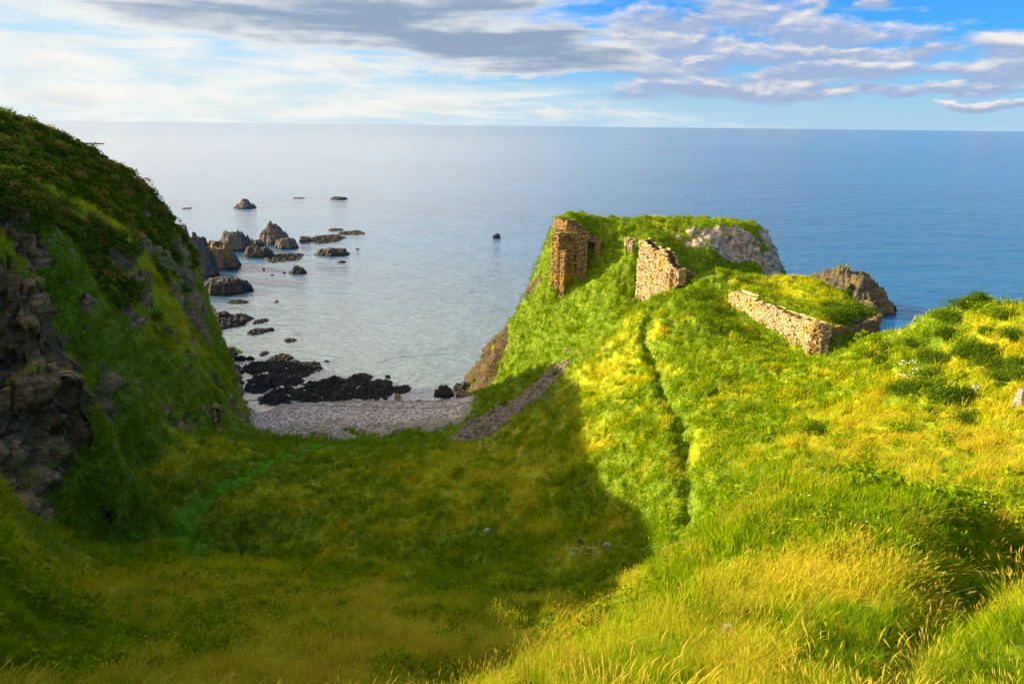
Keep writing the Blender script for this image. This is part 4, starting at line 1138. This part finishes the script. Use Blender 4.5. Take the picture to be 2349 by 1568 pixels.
def blades(g, n, Rr, h0, h1, w, bend, seg, lean=(0, 0), heads=0.0, headsize=(.06, .011)):
    """one tuft: n curved tapering blades; a share of them carry a seed head"""
    V, F, S = [], [], []
    for i in range(n):
        r = Rr * math.sqrt(g.random()); a = g.random() * 6.283
        x, y = r * math.cos(a), r * math.sin(a)
        h = g.uniform(h0, h1); d = g.random() * 6.283
        bx_, by_ = bend * h * math.cos(d) * g.uniform(.3, 1.3) + lean[0] * h, bend * h * math.sin(d) * g.uniform(.3, 1.3) + lean[1] * h
        fd = g.random() * 6.283; ux, uy = math.cos(fd), math.sin(fd)
        hd = g.random() < heads
        ww = w * g.uniform(.7, 1.3) * (.45 if hd else 1)
        b = len(V)
        for k in range(seg + 1):
            f = k / seg
            cx_, cy_, cz = x + bx_ * f * f, y + by_ * f * f, h * (f - .18 * f * f * (abs(bx_) + abs(by_)) / h)
            wd = ww * (1 - .85 * f) / 2
            V += [(cx_ - ux * wd, cy_ - uy * wd, cz), (cx_ + ux * wd, cy_ + uy * wd, cz)]; S += [1.0 if hd else 0.0] * 2
        for k in range(seg):
            F.append((b + 2 * k, b + 2 * k + 1, b + 2 * k + 3, b + 2 * k + 2))
        if hd:
            dirx, diry = bx_ / h * 1.2, by_ / h * 1.2
            L, hw = headsize[0] * g.uniform(.7, 1.3), headsize[1]
            for (ex, ey) in ((ux, uy), (-uy, ux)):
                b = len(V)
                V += [(cx_, cy_, cz - .01), (cx_ + dirx * L * .5 + ex * hw / 2, cy_ + diry * L * .5 + ey * hw / 2, cz + L * .45), (cx_ + dirx * L * 1.4, cy_ + diry * L * 1.4, cz + L * .9), (cx_ + dirx * L * .5 - ex * hw / 2, cy_ + diry * L * .5 - ey * hw / 2, cz + L * .45)]
                S += [1.0] * 4; F.append((b, b + 1, b + 2, b + 3))
    return V, F, S


def herb(g, n, Rr, h, lw):
    V, F = [], []
    for i in range(n):
        r = Rr * math.sqrt(g.random()); a = g.random() * 6.283; z = h * g.uniform(.25, 1) * (1 - .5 * (r / Rr) ** 2)
        leaf_quad(g, V, F, (r * math.cos(a), r * math.sin(a), z), lw * g.uniform(.6, 1.4))
    return V, F, [0.0] * len(V)


def leaf_quad(g, V, F, c, s, up=.7):
    d = g.normal(size=3); d[2] = abs(d[2]) * .5; d /= np.linalg.norm(d) + 1e-9
    n = g.normal(size=3) + np.array((0, 0, up)); e = np.cross(d, n); e /= np.linalg.norm(e) + 1e-9
    c = np.array(c); b = len(V)
    V += [c - d * s * .5, c + e * s * .28, c + d * s * .5, c - e * s * .28]
    F.append((b, b + 1, b + 2, b + 3))


def clump(g, n, Rr, h, ls, lobes=5):
    """leafy clump: leaves in small tufts over several lobes"""
    V, F = [], []
    L = [(g.normal(0, .42, 2) * Rr, g.uniform(.45, .75) * Rr, g.uniform(.6, 1.0) * h) for _ in range(lobes)]
    for i in range(n):
        (o, r, hh) = L[i % lobes]
        d = g.normal(size=3); d[2] = abs(d[2]); d /= np.linalg.norm(d)
        q = g.uniform(.72, 1.05) * (1 + .22 * math.sin(d[0] * 9 + o[0] * 5) * math.sin(d[1] * 9 + o[1] * 7))
        p = (o[0] + d[0] * r * q, o[1] + d[1] * r * q, hh * .15 + d[2] * hh * .85 * q)
        leaf_quad(g, V, F, p, ls * g.uniform(.6, 1.5), .4)
    return V, F, [0.0] * len(V)


PROTO = bpy.data.collections.new('grass tufts')
GORSEP = bpy.data.collections.new('gorse clumps')


def proto(colln, name, vfs, mat):
    V, F, S = vfs
    o = mesh_np(name, np.array(V), np.array(F), mat, {'stalk': np.array(S)}, smooth=False)
    COL.objects.unlink(o); colln.objects.link(o)


def make_protos():
    g = np.random.default_rng(3); k = 0
    def add(vfs):
        nonlocal k
        proto(PROTO, 'tuft_%02d' % k, vfs, M_GRASS); k += 1
    for i in range(3): add(blades(g, 34, .17, .14, .38, .011, .55, 3, (.12, 0)))                                        # 0-2 near green
    for i in range(3): add(blades(g, 18, .20, .24, .58, .0065, .45, 3, (.16, .02), .28, (.065, .0105)))                    # 3-5 near straw
    for i in range(2): add(herb(g, 60, .20, .24, .038))                                                                 # 6-7 near herbs
    for i in range(3): add(blades(g, 34, .33, .16, .42, .026, .55, 2, (.12, 0)))                                        # 8-10 mid green
    for i in range(2): add(blades(g, 30, .30, .28, .62, .020, .42, 2, (.18, .02), .45, (.11, .026)))                     # 11-12 mid straw
    for i in range(2): add(blades(g, 32, .62, .15, .42, .060, .6, 1, (.12, 0)))                                         # 13-14 far green
    for i in range(2): add(blades(g, 30, .58, .26, .58, .048, .5, 1, (.18, 0)))                                         # 15-16 far straw
    add(blades(g, 40, .30, .06, .16, .024, .5, 1))                                                                      # 17 cropped path turf
    add(blades(g, 60, .14, .45, .80, .0060, .55, 4, (.25, .0), .25, (.08, .010)))                                       # 18 tall tussock
    def dock():
        V, F, S = blades(g, 7, .12, .45, .75, .012, .22, 3)
        S = [2.0] * len(V)
        tips = [V[k * 8 + 6] for k in range(7)]
        for tx, ty, tz_ in tips:
            for q in range(16):
                leaf_quad(g, V, F, (tx + g.normal(0, .012), ty + g.normal(0, .012), tz_ - g.uniform(0, .24)), .028)
        S += [2.0] * (len(V) - len(S)); n0 = len(V)
        for q in range(14): leaf_quad(g, V, F, (g.normal(0, .09), g.normal(0, .09), g.uniform(.05, .3)), .11)
        return V, F, S + [0.0] * (len(V) - n0)
    for i in range(2): add(herb(g, 70, .42, .42, .11))                                                                  # 19-20 mid herbs
    add(dock())                                                                                                        # 21 dock stems
    for i in range(2): add(clump(g, 150, .55, .55, .15, 4))                                                             # 22-23 nettle and bracken clumps
    for i in range(3): proto(GORSEP, 'clump_%02d' % i, clump(g, 330, .75, .75, .17, 6), M_GORSE)


def euler_from(nx, ny, nz, yaw):
    up = np.stack([nx, ny, nz], -1); up /= np.linalg.norm(up, axis=1)[:, None]
    x = np.stack([np.cos(yaw), np.sin(yaw), np.zeros_like(yaw)], -1)
    x -= up * (x * up).sum(1)[:, None]; x /= np.linalg.norm(x, axis=1)[:, None]
    y = np.cross(up, x)
    return np.stack([np.arctan2(y[:, 2], up[:, 2]), -np.arcsin(np.clip(x[:, 2], -1, 1)), np.arctan2(x[:, 1], x[:, 0])], -1)


def scatter_object(name, P, rot, scale, kind, dryi, coll):
    me = bpy.data.meshes.new(name)
    me.vertices.add(len(P)); me.vertices.foreach_set('co', np.ascontiguousarray(P, np.float32).ravel())
    for an, ty, av in (('rot', 'FLOAT_VECTOR', rot), ('scl', 'FLOAT', scale), ('dryi', 'FLOAT', dryi)):
        a = me.attributes.new(an, ty, 'POINT')
        a.data.foreach_set('vector' if ty == 'FLOAT_VECTOR' else 'value', np.ascontiguousarray(av, np.float32).ravel())
    a = me.attributes.new('pick', 'INT', 'POINT'); a.data.foreach_set('value', np.ascontiguousarray(kind, np.int32))
    ob = bpy.data.objects.new(name, me); COL.objects.link(ob)
    ng = bpy.data.node_groups.new(name, 'GeometryNodeTree')
    ng.interface.new_socket('Geometry', in_out='INPUT', socket_type='NodeSocketGeometry')
    ng.interface.new_socket('Geometry', in_out='OUTPUT', socket_type='NodeSocketGeometry')
    N = ng.nodes.new
    gi, go = N('NodeGroupInput'), N('NodeGroupOutput')
    ip = N('GeometryNodeInstanceOnPoints'); ci = N('GeometryNodeCollectionInfo')
    ci.inputs['Collection'].default_value = coll; ci.inputs['Separate Children'].default_value = True; ci.inputs['Reset Children'].default_value = True
    def na(nm, dt):
        n = N('GeometryNodeInputNamedAttribute'); n.data_type = dt; n.inputs['Name'].default_value = nm
        return next(s for s in n.outputs if s.enabled and s.name == 'Attribute')
    er = N('FunctionNodeEulerToRotation')
    ln = ng.links.new
    ln(gi.outputs[0], ip.inputs['Points']); ln(ci.outputs[0], ip.inputs['Instance'])
    ip.inputs['Pick Instance'].default_value = True
    ln(na('pick', 'INT'), ip.inputs['Instance Index']); ln(na('rot', 'FLOAT_VECTOR'), er.inputs[0]); ln(er.outputs[0], ip.inputs['Rotation'])
    ln(na('scl', 'FLOAT'), ip.inputs['Scale']); ln(ip.outputs[0], go.inputs[0])
    md = ob.modifiers.new('scatter', 'NODES'); md.node_group = ng
    return ob


VQ = VV[Q4]
QC = VQ.mean(1)
QN = np.cross(VQ[:, 2] - VQ[:, 0], VQ[:, 3] - VQ[:, 1]); QA = np.linalg.norm(QN, axis=1) / 2
QN = QN / (2 * QA[:, None] + 1e-12); QN[QN[:, 2] < 0] *= -1
QD = np.linalg.norm(QC - np.array((0, 0, H)), axis=1)
QAZ = np.degrees(np.arctan2(QC[:, 0], QC[:, 1]))
qm = lambda A: A.ravel()[Q4].mean(1)
QROCK, QBEACH, QGORSE, QDRY = qm(ROCK), qm(BEACH), qm(GORSE), qm(dry)
QPV, QPQ, QPN, QSCR = qm(gV), qm(gQ * (DIST < 26)), qm(gN * ss(DIST, 24, 28)), qm(SCR)
view = QC - np.array((0, 0, H)); view /= np.linalg.norm(view, axis=1)[:, None]
FACING = -(view * QN).sum(1)


def sample(weight, g, total=None):
    cw = np.cumsum(weight); n = int(total if total else cw[-1])
    i = np.searchsorted(cw, g.random(n) * cw[-1])
    a, b = g.random(n)[:, None], g.random(n)[:, None]
    q = VQ[i]
    P = (q[:, 0] * (1 - a) + q[:, 1] * a) * (1 - b) + (q[:, 3] * (1 - a) + q[:, 2] * a) * b
    return i, P


def make_grass():
    g = np.random.default_rng(8)
    D = np.clip(75 * (8 / np.maximum(QD, 5)) ** 1.5, 2.2, 110)
    okv = (np.abs(QAZ) < 47) & (QC[:, 2] > .6) & (QD < 150) & (FACING > -.35)
    okv |= (QD < 15) & (np.abs(QAZ) < 85)
    m = okv * (1 - QROCK) ** 1.2 * (1 - ss(QBEACH, .3, .7)) * (1 - .97 * ss(QPQ, .35, .7)) * (1 - .85 * QSCR) * (1 - .8 * ss(QGORSE, .4, .8)) * (1 - .93 * ss(QPN, .3, .6))
    m = m + okv * QROCK * .35 * (QN[:, 2] > .72)
    for bx_, by_, br_ in BUSHES: m = m * (1 - .9 * (((QC[:, 0] - bx_) ** 2 + (QC[:, 1] - by_) ** 2) < (br_ * .75) ** 2))
    i, P = sample(QA * D * m, g)
    n = len(P); d = QD[i]
    sw = fbm(P[:, 0] * .35, P[:, 1] * .35, P[:, 2] * .2, 3)
    dr = np.where(QDRY[i] < 0, QDRY[i], np.clip(QDRY[i] + sw * .35 + g.normal(0, .16, n), 0, 1))
    straw = dr + g.normal(0, .12, n) > .60
    hb = (fbm(P[:, 0] * .5 + 40, P[:, 1] * .5, 0, 3) > .20) & (d < 32) & (g.random(n) < .45)
    u = g.random(n)
    band = d * g.uniform(.85, 1.18, n)
    kind = np.where(band < 17, np.where(straw, 3 + (u * 3).astype(int), (u * 3).astype(int)),
                    np.where(band < 48, np.where(straw, 11 + (u * 2).astype(int), 8 + (u * 3).astype(int)),
                             np.where(straw, 15 + (u * 2).astype(int), 13 + (u * 2).astype(int))))
    dr = np.where(hb, dr * .6 + .12, dr)
    kind = np.where(hb & ~straw & (band < 17), 6 + (u * 2).astype(int), kind)
    hm = (fbm(P[:, 0] * .28 + 90, P[:, 1] * .28, P[:, 2] * .2, 4, .6) > .24) & (d >= 20) & (g.random(n) < .55) & (QPN[i] < .15)
    kind = np.where(hm, 19 + (u * 2).astype(int), kind); dr = np.where(hm, .05, dr)
    kind = np.where(QPV[i] > .4, np.where(u < .45, 17, 8 + (u * 3).astype(int)), kind)
    tall = (fbm(P[:, 0] * .8 + 7, P[:, 1] * .8, 3, 3) > .30) & (d < 24) & (d > 5) & (g.random(n) < .28)
    kind = np.where(tall, 18, kind)
    nb = (fbm(P[:, 0] * .22 + 30, P[:, 1] * .22, P[:, 2] * .2, 4, .6) > .12) & (d > 24) & (g.random(n) < .07) & (QPV[i] < .1) & (QPN[i] < .1)
    kind = np.where(nb, 22 + (u * 2).astype(int), kind); dr = np.where(nb, g.uniform(0, .25, n), dr)
    dk = (fbm(P[:, 0] * .45 + 60, P[:, 1] * .45, 6, 2) > .22) & (d < 30) & (g.random(n) < .022)
    kind = np.where(dk, 21, kind)
    th = fbm(P[:, 0] * .09, P[:, 1] * .09, 5, 2) * 4
    wl = .16 + .16 * fbm(P[:, 0] * .5, P[:, 1] * .5, 8, 2)
    N_ = QN[i]
    nx = N_[:, 0] * .55 + np.cos(th) * wl + .10; ny = N_[:, 1] * .55 + np.sin(th) * wl; nz = N_[:, 2] * .55 + .6
    yaw = g.normal(0, .9, n)
    sc = g.uniform(.6, 1.25, n) * np.clip(1 + .5 * fbm(P[:, 0] * .7, P[:, 1] * .7, 11, 3), .5, 1.5)
    P[:, 2] -= .03
    rot = euler_from(nx, ny, nz, yaw)
    o = scatter_object('grass', P, rot, sc, kind, np.clip(dr, -.6, 1), PROTO)
    tag(o, 'long summer grass, green and straw gold, covering the slopes and hollow', 'grass', kind='stuff')
    print('grass tufts', n)


def make_gorse():
    g = np.random.default_rng(9)
    w = QA * np.clip(2.6 * (60 / QD) ** .5, 1.2, 4) * ss(QGORSE, .4, .8) * (np.abs(QAZ) < 48) * (FACING > -.4)
    i, P = sample(w, g)
    n = len(P)
    sc = g.uniform(.3, 1.25, n) ** 1.5 * 1.25
    P[:, 2] -= .1
    N_ = QN[i]
    rot = euler_from(N_[:, 0] * .5, N_[:, 1] * .5, N_[:, 2] * .5 + .6, g.random(n) * 6.283)
    o = scatter_object('gorse_thicket', P, rot, sc, g.integers(0, 3, n), np.zeros(n), GORSEP)
    tag(o, 'dense dark green gorse covering the upper left hillside', 'gorse', kind='stuff')
    print('gorse', n)


def make_caps():
    by = {}
    for par, pts, rad, seed, h in GRASSCAPS: by.setdefault(par.name, (par, []))[1].append((pts, rad, seed, h))
    for par, lst in by.values():
        V, F = [], []
        for pts, rad, seed, h in lst:
            g = np.random.default_rng(seed)
            for p in pts:
                v, f, _ = blades(g, int(60 * rad), rad, h * .5, h, .06, .7, 1)
                v2, f2, _ = herb(g, int(70 * rad), rad * .95, h * .45, .16)
                for vv, ff in ((v, f), (v2, f2)):
                    b = len(V); V += [(a[0] + p[0], a[1] + p[1], a[2] + p[2] - .1) for a in vv]; F += [tuple(k + b for k in q) for q in ff]
        mesh_np('turf_cap', np.array(V), np.array(F), M_CAP, smooth=False, parent=par)


make_caps()
BUSHES = []
# ------------------------------------------------------------------ shrubs, flowers, loose stones
def crop5(cx, cy): return (2000 + cx / 2.852) / 1.08982, (700 + cy / 2.852) / 1.08982
def crop8(cx, cy): return (800 + cx / 2.24) / 1.08982, (900 + cy / 2.24) / 1.08982


def zt(x, y):
    """height of the finished ground"""
    d2 = (QC[:, 0] - x) ** 2 + (QC[:, 1] - y) ** 2
    return float(QC[np.argmin(d2), 2])


SHRUB_MESH = []
for k in range(5):
    g_ = np.random.default_rng(60 + k)
    V_, F_, _ = clump(g_, 3200, .95, 1.25, .10, 10 + k)
    o_ = mesh_np('shrub', np.array(V_), np.array(F_), M_SHRUB, smooth=False)
    SHRUB_MESH.append(o_.data); bpy.data.objects.remove(o_)


def shrub(q, rq, label, k, group='gorse bushes on the sunny slope', flat=.85, rmin=26, dark=False):
    p = hit(q[0], q[1], rmin)
    t = np.linalg.norm(p - np.array((0, 0, H)))
    r = rq * 1024 / 2349 / FPX * t
    r *= .98; BUSHES.append((p[0], p[1], r))
    o = bpy.data.objects.new('gorse_bush', SHRUB_MESH[k % 5]); COL.objects.link(o)
    o.location = (p[0], p[1], zt(p[0], p[1]) - .12 * r); o.rotation_euler = (0, 0, k * 1.7); o.scale = (r * 1.05, r * 1.05, r * flat * 1.12)
    return tag(o, label, 'bush', group)


SH = [((1130, 850), 42, 'largest round dark bush at the foot of the right slope, beside the pale slab'), ((1190, 985), 28, 'dark bush just below the largest bush, lowest of the group'),
      ((720, 800), 28, 'left half of the wide dark bush below the white flowers'), ((850, 800), 34, 'right half of the wide dark bush below the white flowers'),
      ((965, 660), 28, 'dark bush right of the white flowers'), ((935, 540), 28, 'bush above the white flowers, halfway up the slope'), ((1010, 560), 22, 'bush touching the right side of the bush above the flowers'),
      ((1050, 410), 24, 'bush in the diagonal row below the crest, lowest of three'), ((1090, 300), 24, 'bush in the diagonal row below the crest, middle of three'), ((1150, 220), 22, 'bush in the diagonal row below the crest, topmost of three'),
      ((1250, 175), 21, 'round bush rising on the crest of the right hill'), ((1475, 250), 22, 'lone dark bush near the right crest, right of the crest bush'),
      ((1180, 545), 28, 'left bush of the thicket right of the grassy strip'), ((1250, 510), 24, 'upper left bush in the thicket right of the grassy strip'), ((1320, 560), 24, 'middle bush in the thicket right of the grassy strip'), ((1380, 500), 26, 'upper right bush in the thicket right of the grassy strip'),
      ((1395, 610), 26, 'bush at the right of the thicket, above the pale slab'), ((1420, 690), 20, 'small bush between the pale slab and the thicket'), ((1565, 560), 24, 'bush cut by the right edge of the picture, above the rock ledge'),
      ((1590, 690), 24, 'lower bush cut by the right edge of the picture, beside the rock ledge'),
      ((640, 470), 26, 'bush on the left shoulder of the right hill, bigger of two'), ((600, 560), 20, 'bush on the left shoulder of the right hill, smaller of two'), ((520, 500), 13, 'low sprawling bush nearest the long wall on the right hill'),
      ((820, 480), 20, 'small bush between the left shoulder bush and the slope bushes'), ((950, 925), 16, 'small very dark bush left of the lowest bush'),
      ((100, 1100), 28, 'flat scrubby bush alone in the orange grass, below the neck'), ((25, 1175), 14, 'scrap of bush left of the flat scrubby bush'),
      ((1330, 400), 18, 'small bush high on the slope under the lone dark bush'), ((1500, 420), 22, 'bush high on the slope at the right, under the lone dark bush')]
for k, (c, r, lb) in enumerate(SH):
    shrub(crop5(*c), r, lb, k)
GT = 'bushes on the walled terrace'
shrub(crop5(340, 262), 38, 'big dark bush sprawling over the shaded wall corner, middle of three', 1, GT, .7)
shrub(crop5(455, 262), 32, 'dark bush at the seaward end of the shaded wall', 2, GT, .7)
shrub(crop5(240, 272), 26, 'dark bush over the wall corner, leftmost of three', 3, GT, .7)
shrub(crop5(215, 150), 28, 'bright green low bush in the middle of the terrace', 4, GT, .5)
shrub(crop5(330, 118), 16, 'small dark bush at the seaward edge of the terrace', 0, GT, 1.0)
shrub((1668, 1098), 22, 'green bush on the shoulder of the near grassy mound', 2, 'bushes by the near mound', .8, 14)
shrub((1640, 1138), 14, 'smaller bush on the near mound where the dark path ends', 3, 'bushes by the near mound', .8, 14)

# white flower heads
M_PETAL, tp_ = new_mat('white_petals')
out(tp_, leaf_shader(tp_, (.78, .78, .62), .3))


def flowers(name, q, r, n, label, size=.12, rmin=22, seed=1, kind='stuff'):
    g = np.random.default_rng(seed); V, F = [], []
    p = hit(q[0], q[1], rmin)
    for i in range(n):
        x, y = p[0] + g.normal(0, r), p[1] + g.normal(0, r)
        z = zt(x, y) + g.uniform(.25, .55)
        for k in range(3): leaf_quad(g, V, F, (x + g.normal(0, size * .3), y + g.normal(0, size * .3), z), size, 1.6)
    return tag(mesh_np(name, np.array(V), np.array(F), M_PETAL, smooth=False), label, 'flowers', kind=kind)


flowers('white_flowers', crop5(768, 600), .38, 26, 'upper of two clumps of creamy white flowers on the right slope', .13)
flowers('white_flowers', crop5(800, 645), .32, 24, 'lower of two clumps of creamy white flowers on the right slope', .13, seed=2)
flowers('white_flowers', crop5(1450, 412), .35, 12, 'thin clump of white flowers near the right edge of the slope', .11, seed=3)
gq = np.random.default_rng(4)
V_, F_ = [], []
for (qx, qy, r, n, rm) in [(375, 1045, 2.2, 40, 26), (400, 1265, 1.5, 14, 26), (235, 640, 1.5, 14, 40), (270, 860, 1.5, 16, 40), (310, 905, 1.5, 10, 40), (700, 1420, 4, 22, 10), (1850, 1130, 1.6, 10, 8), (1700, 1180, 1.6, 10, 8), (1480, 1180, 2.5, 14, 26), (2150, 1250, 1.2, 8, 6), (2350, 1180, 1.2, 8, 6), (1250, 1370, 2, 9, 10)]:
    p = hit(qx, qy, rm); s = .05 + .0009 * np.linalg.norm(p[:2])
    for i in range(n):
        x, y = p[0] + gq.normal(0, r), p[1] + gq.normal(0, r); z = zt(x, y) + gq.uniform(.2, .5)
        for k in range(2): leaf_quad(gq, V_, F_, (x, y, z), s * gq.uniform(.6, 1.2), 1.6)
tag(mesh_np('wildflowers', np.array(V_), np.array(F_), M_PETAL, smooth=False), 'tiny white wildflowers speckled through the grass', 'wildflowers', kind='stuff')

# stones ------------------------------------------------------------
M_LIME = make_rock_mat('pale_loose_stone', (.28, .26, .23), (.62, .59, .53), (.4, .33, .2), .3, False)
M_SCREE = make_rock_mat('scree_stone', (.10, .085, .065), (.34, .28, .22), (.26, .18, .08), .4, False)


def stone_vf(g, V, F, c, w, d, h, rot):
    """angular block: squashed, sheared box with knocked-off corners"""
    b = len(V); c_, s_ = math.cos(rot), math.sin(rot)
    for z in (-.35, .35, .65):
        k = {-.35: 1.0, .35: .96, .65: .62}[z]
        for a in range(6):
            an = a * math.pi / 3 + g.uniform(-.28, .28); r = k * g.uniform(.8, 1.1)
            x, y = math.cos(an) * w / 2 * r, math.sin(an) * d / 2 * r
            V.append((c[0] + x * c_ - y * s_, c[1] + x * s_ + y * c_, c[2] + h * (z + g.uniform(-.1, .1))))
    for l in range(2):
        for a in range(6):
            F.append((b + l * 6 + a, b + l * 6 + (a + 1) % 6, b + l * 6 + 6 + (a + 1) % 6, b + l * 6 + 6 + a))
    F.append((b + 12, b + 13, b + 14, b + 15)); F.append((b + 12, b + 15, b + 16, b + 17))


def stone(q, wq, hq, label, mat, name='stone', group=None, seed=1, rmin=20, up=.1):
    g = np.random.default_rng(seed)
    p = hit(q[0], q[1], rmin); t = np.linalg.norm(p - np.array((0, 0, H))); k = 1024 / 2349 / FPX * t
    V, F = [], []
    w, h = wq * k, hq * k
    stone_vf(g, V, F, (0, 0, h * .25), w, w * .7, h * 1.2, g.uniform(-.4, .4))
    if wq > 12 and name == 'boulder':
        stone_vf(g, V, F, (w * .3, -w * .1, h * .1), w * .5, w * .5, h * .8, g.uniform(0, 3))
    o = mesh_np(name, np.array(V), np.array(F), mat, smooth=False)
    o.location = (p[0], p[1], zt(p[0], p[1]) + up * h + .02)
    return tag(o, label, 'stone', group)


stone(crop5(1275, 745), 32, 10, 'pale tilted slab in orange grass beside the largest bush', M_LIME, seed=5)
stone(crop5(1575, 860), 26, 26, 'pale rock ledge at the right edge of the slope', M_LIME, seed=6)
stone(crop5(400, 655), 9, 7, 'small pinkish stone on the right hill near the long wall', M_LIME, seed=7)
stone(crop5(990, 795), 9, 7, 'small pale stone between the two dark bushes on the right slope', M_LIME, seed=8)
stone(crop5(1052, 690), 6, 10, 'thin pale stone at the top of the grassy strip on the right slope', M_LIME, seed=9)
stone(crop8(936, 958), 17, 7, 'flat whitish stone alone in the shaded hollow', M_LIME, seed=10)
VS = 'stones scattered in the shaded hollow'
stone(crop8(1608, 1045), 22, 9, 'widest pale slab at the right of the stone scatter in the hollow', M_LIME, group=VS, seed=11)
stone(crop8(1455, 1030), 16, 14, 'dark rock standing at the back of the stone scatter in the hollow', M_RGREY, group=VS, seed=12)
stone(crop8(1566, 1022), 16, 8, 'pale block at the top right of the stone scatter in the hollow', M_LIME, group=VS, seed=13)
for k, (a, b) in enumerate([(1395, 1050), (1420, 1066), (1440, 1078), (1465, 1070), (1485, 1062), (1500, 1078), (1520, 1055), (1530, 1078), (1545, 1090), (1490, 1092), (1455, 1092), (1520, 1102), (1560, 1075), (1575, 1060), (1470, 1052), (1410, 1100), (1342, 1106), (1535, 1040), (1428, 1052), (1505, 1048)]):
    stone(crop8(a, b), 7 + (k * 5) % 7, 4 + k % 3, 'small pale grey stone among the stone scatter in the shaded hollow', M_LIME, group=VS, seed=20 + k)
stone(crop8(1130, 280), 14, 13, 'pinkish boulder on the scree, the upper one', M_RTAN, name='boulder', seed=50, rmin=40)
stone(crop8(1115, 312), 18, 14, 'brown boulder on the scree, the lower one', M_SCREE, name='boulder', seed=51, rmin=40)
stone((1672, 1420), 30, 14, 'grey slab half hidden in the tall grass of the near mound', M_LIME, seed=52, rmin=5, up=.35)


def scatter_stones(name, w, n, size, mat, label, cat, seed):
    g = np.random.default_rng(seed)
    i, P = sample(w, g, n)
    V, F = [], []
    for k in range(n):
        s = size[0] * (size[1] / size[0]) ** (g.random() ** 1.6)
        stone_vf(g, V, F, P[k] + np.array((0, 0, s * .12)), s, s * g.uniform(.5, .9), s * g.uniform(.35, .6), g.uniform(0, 6.3))
    return tag(mesh_np(name, np.array(V), np.array(F), mat, smooth=False), label, cat, kind='stuff')


M_PEB = make_rock_mat('pebbles', (.24, .20, .17), (.74, .66, .57), (.46, .36, .27), .3, False)
QDS = qm(dS)
scatter_stones('scree', QA * (QC[:, 2] > 3) * (ss(QSCR, .3, .8) + .22 * np.exp(-(QDS / 3.6) ** 2) * (fbm(QC[:, 0] * .5, QC[:, 1] * .5, 3, 3) > .05)), 3400, (.20, .85), M_SCREE, 'broken brown scree spilling down the foot of the promontory', 'scree', 71)
scatter_stones('shingle', QA * (QBEACH > .4) * (QC[:, 2] > .3), 3800, (.10, .42), M_PEB, 'loose pale pebbles strewn over the beach', 'pebbles', 72)
scatter_stones('ledge_rubble', QA * (ROCK.ravel()[Q4].mean(1) > .6) * (QN[:, 2] > .5) * (QC[:, 0] < -15) * (np.abs(QAZ) < 45), 500, (.15, .6), M_SCREE, 'broken stone lying on the ledges of the left cliffs', 'rubble', 73)

# thin broken foam along the beach and round the whaleback rock
M_FOAM, tf_ = new_mat('foam')
out(tf_, node(tf_, 'ShaderNodeBsdfDiffuse', {'Color': (.8, .8, .8)}).outputs[0])
V_, F_ = [], []
gf = np.random.default_rng(12)


def foam_line(pts, wd, n):
    pts = np.array(pts, float)
    for k in range(n):
        f = gf.random() * (len(pts) - 1.01); i = int(f); p = pts[i] + (pts[i + 1] - pts[i]) * (f - i); e = pts[i + 1] - pts[i]; e /= np.linalg.norm(e)
        L, w_ = gf.uniform(.3, 1.3), gf.uniform(.04, wd); c = p + gf.normal(0, .25, 2); nn = np.array((-e[1], e[0]))
        m = 6; b = len(V_)
        for j in range(m + 1):
            s = j / m; q = c + e * L * (s - .5) + nn * .12 * math.sin(s * 7 + k)
            h = w_ * math.sin(math.pi * s) ** .7 / 2 + .003
            V_.extend([(q[0] - nn[0] * h, q[1] - nn[1] * h, .10), (q[0] + nn[0] * h, q[1] + nn[1] * h, .10)])
        F_.extend([(b + 2 * j, b + 2 * j + 1, b + 2 * j + 3, b + 2 * j + 2) for j in range(m)])


def shore(x):
    ys = np.arange(86, 108, .1); z = hz0(np.full_like(ys, x), ys); k = np.argmax(z < .15); return (x, ys[k] + .3)


foam_line([shore(x) for x in np.arange(-31, -8, 1.5)], .30, 70)
for q0, q1, n_ in (((1030, 452), (1130, 446), 14), ((840, 1215), (900, 1165), 6), ((300, 548), (420, 545), 8)):
    a_, b_ = (np.array(qray(*crop2q(*q))) for q in (q0, q1))
    foam_line([tuple((a_ / -a_[2] * H)[:2]), tuple((b_ / -b_[2] * H)[:2])], .6, n_)
tag(mesh_np('foam', np.array(V_), np.array(F_), M_FOAM, smooth=False), 'thin broken lines of white foam where the sea meets beach and rocks', 'foam', kind='stuff')

if not NOGRASS:
    make_protos(); make_grass(); make_gorse()
